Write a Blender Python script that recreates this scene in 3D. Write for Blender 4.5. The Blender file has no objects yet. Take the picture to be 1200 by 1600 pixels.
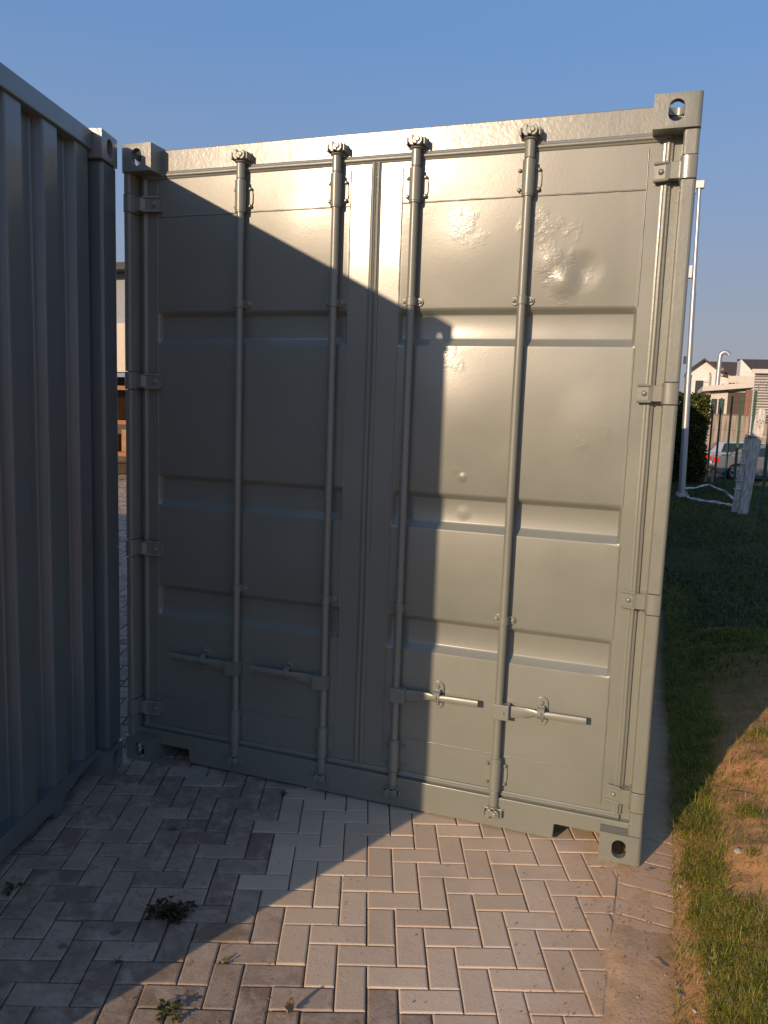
import bpy, bmesh, math, random
import numpy as np
from mathutils import Vector, Matrix, noise as mnoise
R = math.radians
random.seed(7)
S = bpy.context.scene

# ------------------------------------------------------------------ camera
SUN_AZ, SUN_EL = 21.0, 16.3
cam_data = bpy.data.cameras.new('camera')
cam = bpy.data.objects.new('camera', cam_data)
S.collection.objects.link(cam)
S.camera = cam
cam_data.sensor_fit = 'VERTICAL'
cam_data.sensor_height = 36.0
cam_data.lens = 36.0 * 1219.436 / 1600.0
cam_data.clip_start = 0.05
cam_data.clip_end = 3000
_r = Vector((0.9419272871873793, 0.3340083209036365, 0.03480556304612246))
_u = Vector((-0.07565229679618884, 0.11007285720133339, 0.9910402091222111))
_f = Vector((-0.3271845284259108, 0.9361209364578212, -0.12894912440201436))
cam.matrix_world = Matrix(((_r.x, _u.x, -_f.x, 2.387923), (_r.y, _u.y, -_f.y, -3.06754),
                           (_r.z, _u.z, -_f.z, 1.754179), (0, 0, 0, 1)))

# ------------------------------------------------------------------ sky, sun, exposure
W = bpy.data.worlds.new('World')
S.world = W
W.use_nodes = True
_n = W.node_tree.nodes
_n.clear()
sky = _n.new('ShaderNodeTexSky')
sky.sky_type = 'NISHITA'
sky.sun_disc = False
sky.sun_elevation = R(SUN_EL)
sky.sun_rotation = R(180 + SUN_AZ)
sky.air_density = 0.8
sky.dust_density = 1.0
sky.ozone_density = 3.0
bg = _n.new('ShaderNodeBackground')
bg.inputs['Strength'].default_value = 0.145
wo = _n.new('ShaderNodeOutputWorld')
# band of dusty air above the horizon, all round
_tc = _n.new('ShaderNodeTexCoord'); _sx = _n.new('ShaderNodeSeparateXYZ')
_hz = _n.new('ShaderNodeValToRGB'); _hm = _n.new('ShaderNodeValToRGB'); _mx = _n.new('ShaderNodeMix'); _mx.data_type = 'RGBA'
_wl = W.node_tree.links
_wl.new(_tc.outputs['Generated'], _sx.inputs[0])
_wl.new(_sx.outputs[2], _hz.inputs[0]); _wl.new(_sx.outputs[2], _hm.inputs[0])
_sc = 1.0
def _set(r, stops):
    e = r.color_ramp.elements
    while len(e) < len(stops): e.new(0.5)
    for k, (p, c) in enumerate(stops):
        e[k].position = p; e[k].color = (*c, 1) if hasattr(c, '__len__') else (c, c, c, 1)
_set(_hz, [(0.0, (0.95, 0.93, 1.02)), (0.10, (0.92, 0.96, 1.10)), (0.22, (0.72, 0.96, 1.42)), (0.40, (0.44, 0.84, 1.60))])
_set(_hm, [(0.0, 0.96), (0.22, 0.92), (0.45, 0.76), (0.70, 0.0)])
_ma = _n.new('ShaderNodeVectorMath'); _ma.operation = 'SCALE'; _ma.inputs['Scale'].default_value = 1.58
_wl.new(_hz.outputs[0], _ma.inputs[0])
_wl.new(_hm.outputs[0], _mx.inputs[0]); _wl.new(sky.outputs[0], _mx.inputs[6]); _wl.new(_ma.outputs[0], _mx.inputs[7])
_wl.new(_mx.outputs[2], bg.inputs[0])
W.node_tree.links.new(bg.outputs[0], wo.inputs[0])

sun_data = bpy.data.lights.new('sun', 'SUN')
sun = bpy.data.objects.new('sun', sun_data)
S.collection.objects.link(sun)
sun_data.energy = 2.8
sun_data.angle = R(0.55)
sun_data.color = (1.0, 0.735, 0.49)
_sd = Vector((-math.sin(R(SUN_AZ)) * math.cos(R(SUN_EL)), -math.cos(R(SUN_AZ)) * math.cos(R(SUN_EL)), math.sin(R(SUN_EL))))
sun.rotation_euler = _sd.to_track_quat('Z', 'Y').to_euler()
S.view_settings.view_transform = 'Standard'
S.view_settings.look = 'None'
S.view_settings.exposure = 0.58
S.view_settings.gamma = 1.0
S.cycles.max_bounces = 6

# ------------------------------------------------------------------ helpers
def link(o, parent=None):
    S.collection.objects.link(o)
    if parent is not None:
        o.parent = parent
    return o

def tag(o, label=None, cat=None, group=None, kind=None):
    if label: o['label'] = label
    if cat: o['category'] = cat
    if group: o['group'] = group
    if kind: o['kind'] = kind
    return o

def empty(name, loc=(0, 0, 0), rz=0.0, label=None, cat=None, group=None, parent=None):
    o = bpy.data.objects.new(name, None)
    o.empty_display_size = 0.2
    o.location = loc
    o.rotation_euler = (0, 0, rz)
    link(o, parent)
    return tag(o, label, cat, group)

class MB:
    def __init__(s):
        s.v = []; s.f = []
    def add(s, vs, fs):
        b = len(s.v)
        s.v += [tuple(v) for v in vs]
        s.f += [tuple(b + i for i in f) for f in fs]
        return s
    def box(s, x0, x1, y0, y1, z0, z1):
        return s.add([(x0, y0, z0), (x1, y0, z0), (x1, y1, z0), (x0, y1, z0), (x0, y0, z1), (x1, y0, z1), (x1, y1, z1), (x0, y1, z1)],
                     [(0, 3, 2, 1), (4, 5, 6, 7), (0, 1, 5, 4), (1, 2, 6, 5), (2, 3, 7, 6), (3, 0, 4, 7)])
    def obox(s, M, sx, sy, sz):
        vs = [M @ Vector((x * sx / 2, y * sy / 2, z * sz / 2)) for z in (-1, 1) for x, y in ((-1, -1), (1, -1), (1, 1), (-1, 1))]
        return s.add(vs, [(0, 3, 2, 1), (4, 5, 6, 7), (0, 1, 5, 4), (1, 2, 6, 5), (2, 3, 7, 6), (3, 0, 4, 7)])
    def tube(s, path, radii, n=16, caps=True):
        path = [Vector(p) for p in path]
        if not hasattr(radii, '__len__'): radii = [radii] * len(path)
        rings = []
        ref = None
        for i, p in enumerate(path):
            d = (path[min(i + 1, len(path) - 1)] - path[max(i - 1, 0)])
            if d.length < 1e-9: d = Vector((0, 0, 1))
            d.normalize()
            if ref is None:
                ref = Vector((1, 0, 0)) if abs(d.x) < 0.9 else Vector((0, 1, 0))
            a = (ref - d * ref.dot(d)).normalized()
            ref = a
            b = d.cross(a)
            rings.append([p + (a * math.cos(2 * math.pi * k / n) + b * math.sin(2 * math.pi * k / n)) * radii[i] for k in range(n)])
        vs = [v for r in rings for v in r]
        fs = []
        for i in range(len(path) - 1):
            for k in range(n):
                k2 = (k + 1) % n
                fs.append((i * n + k, i * n + k2, (i + 1) * n + k2, (i + 1) * n + k))
        if caps:
            fs.append(tuple(range(n - 1, -1, -1)))
            fs.append(tuple((len(path) - 1) * n + k for k in range(n)))
        return s.add(vs, fs)
    def prism(s, pts, fn, a0, a1):
        # pts: 2D outline (ccw), fn(u, v, a) -> 3D
        n = len(pts)
        vs = [fn(u, v, a0) for u, v in pts] + [fn(u, v, a1) for u, v in pts]
        fs = [tuple(range(n - 1, -1, -1)), tuple(range(n, 2 * n))]
        fs += [(i, (i + 1) % n, n + (i + 1) % n, n + i) for i in range(n)]
        return s.add(vs, fs)
    def sweep(s, path, prof, up, closed=False):
        # prof in (side, out) ; out = -y direction ; path in x,z plane points (x, y, z)
        path = [Vector(p) for p in path]
        m = len(prof); vs = []; N = len(path)
        for i, p in enumerate(path):
            d = path[(i + 1) % N if closed else min(i + 1, N - 1)] - path[(i - 1) % N if closed else max(i - 1, 0)]
            d.normalize()
            side = d.cross(Vector(up)).normalized()
            vs += [p + side * a + Vector(up) * b for a, b in prof]
        fs = []
        for i in range(N if closed else N - 1):
            j = (i + 1) % N
            for k in range(m - 1):
                fs.append((i * m + k, i * m + k + 1, j * m + k + 1, j * m + k))
        return s.add(vs, fs)
    def build(s, name, mat, parent=None, smooth=None, bevel=0.0, seg=2, recalc=True):
        me = bpy.data.meshes.new(name)
        me.from_pydata([tuple(v) for v in s.v], [], s.f)
        if recalc:
            bm = bmesh.new(); bm.from_mesh(me)
            bmesh.ops.recalc_face_normals(bm, faces=bm.faces)
            bm.to_mesh(me); bm.free()
        me.materials.append(mat)
        if smooth is not None:
            me.shade_smooth()
            me.set_sharp_from_angle(angle=R(smooth))
        o = bpy.data.objects.new(name, me)
        link(o, parent)
        if bevel > 0:
            b = o.modifiers.new('bevel', 'BEVEL')
            b.width = bevel; b.segments = seg; b.limit_method = 'ANGLE'; b.angle_limit = R(35)
            b.harden_normals = False
        return o

def copy_tree(o, parent=None):
    c = o.copy()
    S.collection.objects.link(c)
    c.parent = parent
    for ch in [x for x in o.children]:
        copy_tree(ch, c)
    return c

def nz(x, y, z=0.0):
    return mnoise.noise(Vector((x, y, z)))

# ------------------------------------------------------------------ materials
class NT:
    def __init__(s, name):
        s.m = bpy.data.materials.new(name); s.m.use_nodes = True
        s.t = s.m.node_tree; s.n = s.t.nodes
        s.b = s.n['Principled BSDF']
        s.co = s.n.new('ShaderNodeTexCoord')
        s.geo = s.n.new('ShaderNodeNewGeometry')
    def l(s, a, b): s.t.links.new(a, b)
    def noise(s, scale, detail=3, rough=0.55, vec=None, dist=0.0):
        n = s.n.new('ShaderNodeTexNoise')
        n.inputs['Scale'].default_value = scale; n.inputs['Detail'].default_value = detail
        n.inputs['Roughness'].default_value = rough; n.inputs['Distortion'].default_value = dist
        s.l(vec if vec is not None else s.co.outputs['Object'], n.inputs['Vector'])
        return n.outputs['Fac']
    def ramp(s, fac, stops, interp='LINEAR'):
        n = s.n.new('ShaderNodeValToRGB'); n.color_ramp.interpolation = interp
        e = n.color_ramp.elements
        while len(e) < len(stops): e.new(0.5)
        for i, (p, c) in enumerate(stops):
            e[i].position = p
            e[i].color = (c, c, c, 1) if not hasattr(c, '__len__') else (*c[:3], 1)
        s.l(fac, n.inputs[0]); return n.outputs[0]
    def math(s, op, a, b=None, clamp=False):
        n = s.n.new('ShaderNodeMath'); n.operation = op; n.use_clamp = clamp
        for i, x in enumerate((a, b)):
            if x is None: continue
            if isinstance(x, (int, float)): n.inputs[i].default_value = x
            else: s.l(x, n.inputs[i])
        return n.outputs[0]
    def mix(s, fac, a, b, mode='MIX'):
        n = s.n.new('ShaderNodeMix'); n.data_type = 'RGBA'; n.blend_type = mode
        for inp, x in ((n.inputs[0], fac), (n.inputs[6], a), (n.inputs[7], b)):
            if isinstance(x, (int, float)): inp.default_value = x
            elif hasattr(x, '__len__'): inp.default_value = (*x[:3], 1)
            else: s.l(x, inp)
        return n.outputs[2]
    def bump(s, h, strength, dist, prev=None):
        n = s.n.new('ShaderNodeBump'); n.inputs['Strength'].default_value = strength; n.inputs['Distance'].default_value = dist
        s.l(h, n.inputs['Height'])
        if prev is not None: s.l(prev, n.inputs['Normal'])
        return n.outputs[0]
    def attr(s, name):
        n = s.n.new('ShaderNodeAttribute'); n.attribute_name = name
        return n.outputs['Fac']
    def mapping(s, scale=(1, 1, 1), rot=(0, 0, 0)):
        n = s.n.new('ShaderNodeMapping'); n.inputs['Scale'].default_value = scale; n.inputs['Rotation'].default_value = rot
        s.l(s.co.outputs['Object'], n.inputs['Vector']); return n.outputs[0]
    def dist(s, p):
        n = s.n.new('ShaderNodeVectorMath'); n.operation = 'DISTANCE'
        s.l(s.co.outputs['Object'], n.inputs[0]); n.inputs[1].default_value = p
        return n.outputs['Value']
    def set(s, **k):
        names = {'col': 'Base Color', 'rough': 'Roughness', 'nor': 'Normal', 'metal': 'Metallic', 'spec': 'Specular IOR Level', 'coat': 'Coat Weight',
                 'coat_rough': 'Coat Roughness', 'coat_nor': 'Coat Normal'}
        for a, x in k.items():
            inp = s.b.inputs[names[a]]
            if isinstance(x, (int, float)): inp.default_value = x
            elif hasattr(x, '__len__'): inp.default_value = (*x[:3], 1)
            else: s.l(x, inp)
        return s.m

def simple(name, col, rough=0.6, metal=0.0, var=0.12, scale=12.0, bump=0.0):
    t = NT(name)
    f = t.noise(scale, 4)
    c = t.mix(t.ramp(f, [(0.3, 0.0), (0.7, 1.0)]), [x * (1 - var) for x in col], [min(1, x * (1 + var)) for x in col])
    k = dict(col=c, rough=rough, metal=metal)
    if bump: k['nor'] = t.bump(t.noise(scale * 6, 3), bump, 0.01)
    return t.set(**k)

def paint(name, col, rough=0.3, cast=0.0, patches=(), warp=1.0, dents=()):
    t = NT(name)
    big = t.noise(1.7, 3, 0.5)
    mid = t.noise(9.0, 4, 0.6)
    c = t.mix(t.ramp(big, [(0.3, 0.0), (0.7, 1.0)]), [x * 0.92 for x in col], [x * 1.07 for x in col])
    dirt = t.ramp(t.noise(6.0, 6, 0.7, dist=0.4), [(0.60, 0.0), (0.78, 1.0)])
    c = t.mix(t.math('MULTIPLY', dirt, 0.22), c, (col[0] * 0.8, col[1] * 0.68, col[2] * 0.5))
    if cast:
        rust = t.ramp(t.math('MULTIPLY', t.noise(34, 5, 0.7), t.ramp(t.noise(4.0, 3, 0.6), [(0.40, 0.82), (0.62, 1.12)])), [(0.70, 0.0), (0.76, 0.5)])
        c = t.mix(rust, c, (0.13, 0.075, 0.045))
    r = t.math('ADD', t.math('MULTIPLY', t.ramp(mid, [(0.3, 0.0), (0.75, 1.0)]), 0.10), rough - 0.04)
    r = t.math('ADD', r, t.math('MULTIPLY', dirt, 0.12))
    # slow waviness of the sheet, orange peel of the roller, brushed-over cast or patched steel
    n1 = t.bump(t.noise(1.3, 2, 0.4), 0.35 * warp, 0.035)
    n2 = t.bump(t.noise(110, 2, 0.5), 0.07 + 0.12 * max(0, cast), 0.0016, n1)
    n3 = t.bump(t.noise(16, 5, 0.6, vec=t.mapping((0.6, 1, 1) if not cast else (1, 1, 1))), 0.06 + cast * 0.32, 0.004 + 0.003 * cast, n2)
    if cast:
        n3 = t.bump(t.noise(45, 4, 0.6), 0.4 * cast, 0.004, n3)
    if dents:
        m = None
        for (x, y, z, rad, amp) in dents:
            d = t.math('SUBTRACT', 1.0, t.math('DIVIDE', t.dist((x, y, z)), rad), clamp=True)
            d = t.math('MULTIPLY', t.math('MULTIPLY', t.math('MULTIPLY', d, d), t.math('SUBTRACT', 3.0, t.math('MULTIPLY', d, 2.0))), rad * amp)
            m = d if m is None else t.math('ADD', m, d)
        n3 = t.bump(m, 1.0, 1.0, n3)
    if patches:
        m = None
        for (x, y, z, rad) in patches:
            d = t.math('DIVIDE', t.dist((x, y, z)), rad)
            d = t.math('SUBTRACT', 1.0, d)
            m = d if m is None else t.math('MAXIMUM', m, d)
        m = t.math('ADD', m, t.math('MULTIPLY', t.math('SUBTRACT', t.noise(9, 4, 0.6), 0.5), 3.0))
        m = t.math('MULTIPLY', t.ramp(m, [(0.15, 0.0), (0.70, 1.0)]), t.ramp(t.noise(11, 3, 0.6), [(0.42, 0.0), (0.56, 1.0)]))
        h = t.math('MULTIPLY', t.noise(48, 3, 0.55, vec=t.mapping((0.55, 1, 1.25), (0, 0.35, 0)), dist=2.2), m)
        n3 = t.bump(h, 0.24, 0.0045, n3)
        r = t.math('SUBTRACT', r, t.math('MULTIPLY', m, 0.06))
    # gloss coat over a duller undercoat
    return t.set(col=c, rough=t.math('ADD', r, 0.15), nor=n3, spec=0.75, coat=0.85, coat_rough=t.math('SUBTRACT', r, 0.08), coat_nor=n3)

GREY = (0.192, 0.205, 0.172)
PATCH = [(1.96, 0.085, 2.28, 0.12), (2.03, 0.085, 2.32, 0.10), (1.98, 0.085, 2.40, 0.10), (1.90, 0.085, 2.46, 0.10), (2.17, 0.085, 1.69, 0.045), (2.09, 0.085, 1.655, 0.05),
         (1.60, 0.085, 1.52, 0.035), (1.62, 0.085, 1.36, 0.03), (1.60, 0.085, 2.50, 0.09), (1.56, 0.085, 1.97, 0.07)]
DENTS = [(1.625, 0.085, 1.49, 0.026, 0.13), (1.63, 0.11, 1.34, 0.04, 0.05), (1.99, 0.085, 2.27, 0.075, 0.09), (2.06, 0.085, 2.31, 0.09, -0.05), (1.93, 0.085, 2.35, 0.08, 0.03),
         (2.16, 0.085, 1.72, 0.20, 0.02), (1.62, 0.085, 2.42, 0.22, 0.012), (0.80, 0.085, 2.44, 0.25, 0.014), (2.1, 0.085, 1.05, 0.22, -0.015), (1.60, 0.085, 1.75, 0.24, 0.018), (0.45, 0.085, 2.3, 0.2, -0.015)]
M_door = paint('door_paint', GREY, 0.28, 0.0, PATCH, dents=DENTS)
M_paint = paint('frame_paint', GREY, 0.29, 0.2)
M_cast = paint('cast_steel_paint', GREY, 0.32, 0.6)
M_header = paint('header_paint', GREY, 0.29, 0.40)
M_rod = paint('rod_paint', (0.195, 0.208, 0.175), 0.36, 0.15, warp=0.0)
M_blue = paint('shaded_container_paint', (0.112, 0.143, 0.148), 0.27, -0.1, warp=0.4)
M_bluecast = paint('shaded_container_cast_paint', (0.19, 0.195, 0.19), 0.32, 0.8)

# ------------------------------------------------------------------ main container
H, CW = 2.896, 2.438
YD = 0.085        # plane of the doors
LEN = 12.19

def oval(cx, cy, w, h, n=20):
    r = min(w, h) / 2
    pts = []
    for k in range(n):
        a = 2 * math.pi * (k + 0.5) / n
        x, y = math.cos(a) * r, math.sin(a) * r
        x += (w / 2 - r) * (1 if x > 0 else -1)
        y += (h / 2 - r) * (1 if y > 0 else -1)
        pts.append((cx + x, cy + y))
    return pts

def casting_mesh():
    """ISO corner block, 162 x 178 x 118 mm, outer corner at the origin: hollow with openings in front, side and top."""
    def tmp(mb, bevel=0):
        return mb.build('casting_tmp', M_cast)
    body = MB()
    r = 0.016
    pts = [(r * (1 - math.cos(a)), r * (1 - math.sin(a))) for a in [R(x) for x in (0, 22.5, 45, 67.5, 90)]]
    pts = [(0.162, 0.178), (0, 0.178)] + pts + [(0.162, 0.0)]
    body.prism(pts, lambda u, v, a: (u, v, a), 0.0, 0.118)
    o = tmp(body)
    cut = [MB().box(0.026, 0.140, 0.028, 0.150, 0.026, 0.092),
           MB().prism(oval(0.085, 0.060, 0.056, 0.076), lambda u, v, a: (u, a, v), -0.05, 0.06),
           MB().prism(oval(0.089, 0.060, 0.078, 0.060), lambda u, v, a: (a, u, v), -0.05, 0.06),
           MB().prism(oval(0.085, 0.089, 0.062, 0.116), lambda u, v, a: (u, v, a), 0.06, 0.2)]
    cs = []
    for c in cut:
        k = tmp(c); cs.append(k)
        b = o.modifiers.new('b', 'BOOLEAN'); b.operation = 'DIFFERENCE'; b.object = k; b.solver = 'EXACT'
    dg = bpy.context.evaluated_depsgraph_get()
    me = bpy.data.meshes.new_from_object(o.evaluated_get(dg))
    for k in cs + [o]:
        d = k.data; bpy.data.objects.remove(k); bpy.data.meshes.remove(d)
    me.name = 'corner_casting'
    me.shade_smooth(); me.set_sharp_from_angle(angle=R(28))
    return me

CAST = casting_mesh()
CAST_B = CAST.copy(); CAST_B.materials.clear(); CAST_B.materials.append(M_bluecast)

def put_castings(root, me, L):
    for sx in (0, 1):
        for sy in (0, 1):
            for sz in (0, 1):
                o = bpy.data.objects.new('corner_casting', me)
                link(o, root)
                o.location = (CW if sx else 0, L if sy else 0, H if sz else 0)
                o.scale = (-1 if sx else 1, -1 if sy else 1, -1 if not sz else 1)
                # the block's pierced top always faces away from the body
                if sz: o.location.z = H - 0.118
                else: o.location.z = 0.118

def corrugated(mb, fn, a0, a1, z0, z1, pitch=0.278, out=0.072, inn=0.070, depth=0.036):
    """vertical corrugations along a from a0 to a1; fn(a, depth, z)"""
    sl = (pitch - out - inn) / 2
    pts = [(a0, depth)]
    a = a0 + 0.05
    while a + pitch < a1:
        pts += [(a, depth), (a + sl, 0.0), (a + sl + out, 0.0), (a + 2 * sl + out, depth)]
        a += pitch
    pts.append((a1, depth))
    vs = []; fs = []
    for (a, d) in pts:
        vs += [fn(a, d, z0), fn(a, d, z1)]
    for i in range(len(pts) - 1):
        fs.append((2 * i, 2 * i + 2, 2 * i + 3, 2 * i + 1))
    mb.add(vs, fs)

main = empty('shipping_container', (0, 0, 0), 0, 'grey-green shipping container showing its closed double doors with four lock rods, half in sun', 'container', 'shipping containers in the yard')
put_castings(main, CAST, LEN)

# corner posts: outer rounded J-bar in segments between hinges, recessed channel behind
HZ = (2.648, 1.852, 1.056, 0.256)
def post(root, mirror):
    X = (lambda x: CW - x) if mirror else (lambda x: x)
    mb = MB()
    # recessed inner plate
    mb.box(*sorted((X(0.004), X(0.13 if mirror else 0.092))), 0.093 if mirror else 0.100, 0.17, 0.118, H - 0.118)
    mb.box(*sorted((X(0.002), X(0.010))), 0.04, 0.17, 0.118, H - 0.118)
    wid = 0.056 if mirror else 0.037
    zs = [0.118] + [z for h in sorted(HZ) for z in (h - 0.043, h + 0.043)] + [H - 0.119]
    for i in range(0, len(zs), 2):
        z0, z1 = zs[i], zs[i + 1]
        n = max(2, int((z1 - z0) / 0.04))
        path = []
        for k in range(n + 1):
            z = z0 + (z1 - z0) * k / n
            path.append((X(wid / 2 + 0.001) + 0.0022 * nz(z * 2.3, 3.3 * mirror), 0.075 + 0.002 * nz(z * 3.1, 9.0), z))
        prof = [(-wid / 2, -0.03), (-wid / 2, 0.045), (-wid / 2 + 0.002, 0.055), (-wid / 2 + 0.006, 0.0605), (-wid / 2 + 0.012, 0.0625), (wid / 2 - 0.012, 0.0625), (wid / 2 - 0.006, 0.0605), (wid / 2 - 0.002, 0.055), (wid / 2, 0.045), (wid / 2, -0.03)]
        b0 = len(mb.v)
        mb.sweep(path, prof, (0, -1, 0))
        m = len(prof)
        mb.f.append(tuple(b0 + k for k in range(m)))
        mb.f.append(tuple(b0 + n * m + k for k in range(m)))
    return mb.build('corner_post', M_header, root, smooth=14)
post(main, 0); post(main, 1)

# header and sill
mb = MB()
mb.box(0.150, CW - 0.150, 0.086, 0.17, 2.792, 2.884)
mb.box(0.162, CW - 0.162, 0.092, 0.15, 2.884, 2.888)
mb.box(0.02, 0.165, 0.108, 0.17, 2.70, 2.78); mb.box(CW - 0.165, CW - 0.02, 0.108, 0.17, 2.70, 2.78)
hd = mb.build('header', M_header, main, bevel=0.004)
mb = MB()
# sill outline in x, z with the two fork pockets beside the castings
sp = [(0.162, 0.076), (0.326, 0.076), (0.330, 0.010), (2.086, 0.010), (2.090, 0.076), (CW - 0.162, 0.076), (CW - 0.162, 0.118), (CW - 0.03, 0.118), (CW - 0.03, 0.142), (0.03, 0.142), (0.03, 0.118), (0.162, 0.118)]
mb.prism(sp, lambda u, v, a: (u, a, v), 0.060, 0.13)
mb.build('sill', M_paint, main, bevel=0.003)

# body
mb = MB()
corrugated(mb, lambda a, d, z: (0.012 + d, a, z), 0.17, LEN - 0.17, 0.14, 2.81)
mb.build('side_wall', M_paint, main, recalc=False)
mb = MB()
corrugated(mb, lambda a, d, z: (CW - 0.012 - d, a, z), 0.17, LEN - 0.17, 0.14, 2.81)
mb.build('side_wall', M_paint, main, recalc=False)
for x0, x1 in ((0.006, 0.066), (CW - 0.066, CW - 0.006)):
    MB().box(x0, x1, 0.178, LEN - 0.178, 2.81, 2.880).build('top_rail', M_paint, main, bevel=0.004)
    MB().box(x0, x1, 0.178, LEN - 0.178, 0.03, 0.165).build('bottom_rail', M_paint, main, bevel=0.004)
MB().box(0.067, CW - 0.067, 0.16, LEN - 0.05, 2.84, 2.872).build('roof', M_paint, main)
MB().box(0.067, CW - 0.067, 0.20, LEN - 0.06, 0.10, 0.155).build('floor_deck', M_paint, main)
MB().box(0.01, CW - 0.01, LEN - 0.11, LEN - 0.06, 0.02, 2.87).build('rear_wall', M_paint, main)

# ---- doors
BANDS = ((2.168, 2.052, 2.024), (1.412, 1.294, 1.264), (0.874, 0.756, 0.726))
DEP = 0.026
def door_profile():
    pts = [(2.758, 0.0)]
    for (zt, zl, zb) in BANDS:
        pts += [(zt + 0.012, 0.0), (zt + 0.004, 0.0015), (zt - 0.002, 0.007), (zt - 0.012, DEP - 0.006), (zt - 0.018, DEP - 0.001), (zt - 0.026, DEP),
                (zl + 0.006, DEP), (zl + 0.001, DEP - 0.0015), (zl - 0.004, DEP - 0.005), (zb + 0.005, 0.005), (zb + 0.001, 0.0012), (zb - 0.007, 0.0)]
    pts.append((0.168, 0.0))
    return pts
PROF = door_profile()

def bead(mb, p0, p1, r=0.0032, step=0.02, wob=0.0016):
    p0 = Vector(p0); p1 = Vector(p1); L = (p1 - p0).length; n = max(2, int(L / step))
    path = []; rad = []
    for k in range(n + 1):
        p = p0.lerp(p1, k / n)
        j = Vector((nz(p.x * 21, p.z * 23, 1.3), 0, nz(p.x * 19, p.z * 22, 7.7))) * wob
        path.append(p + j); rad.append(r * (1 + 0.45 * nz(p.x * 33, p.z * 31, 4.2)))
    mb.tube(path, rad, n=7)

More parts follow.
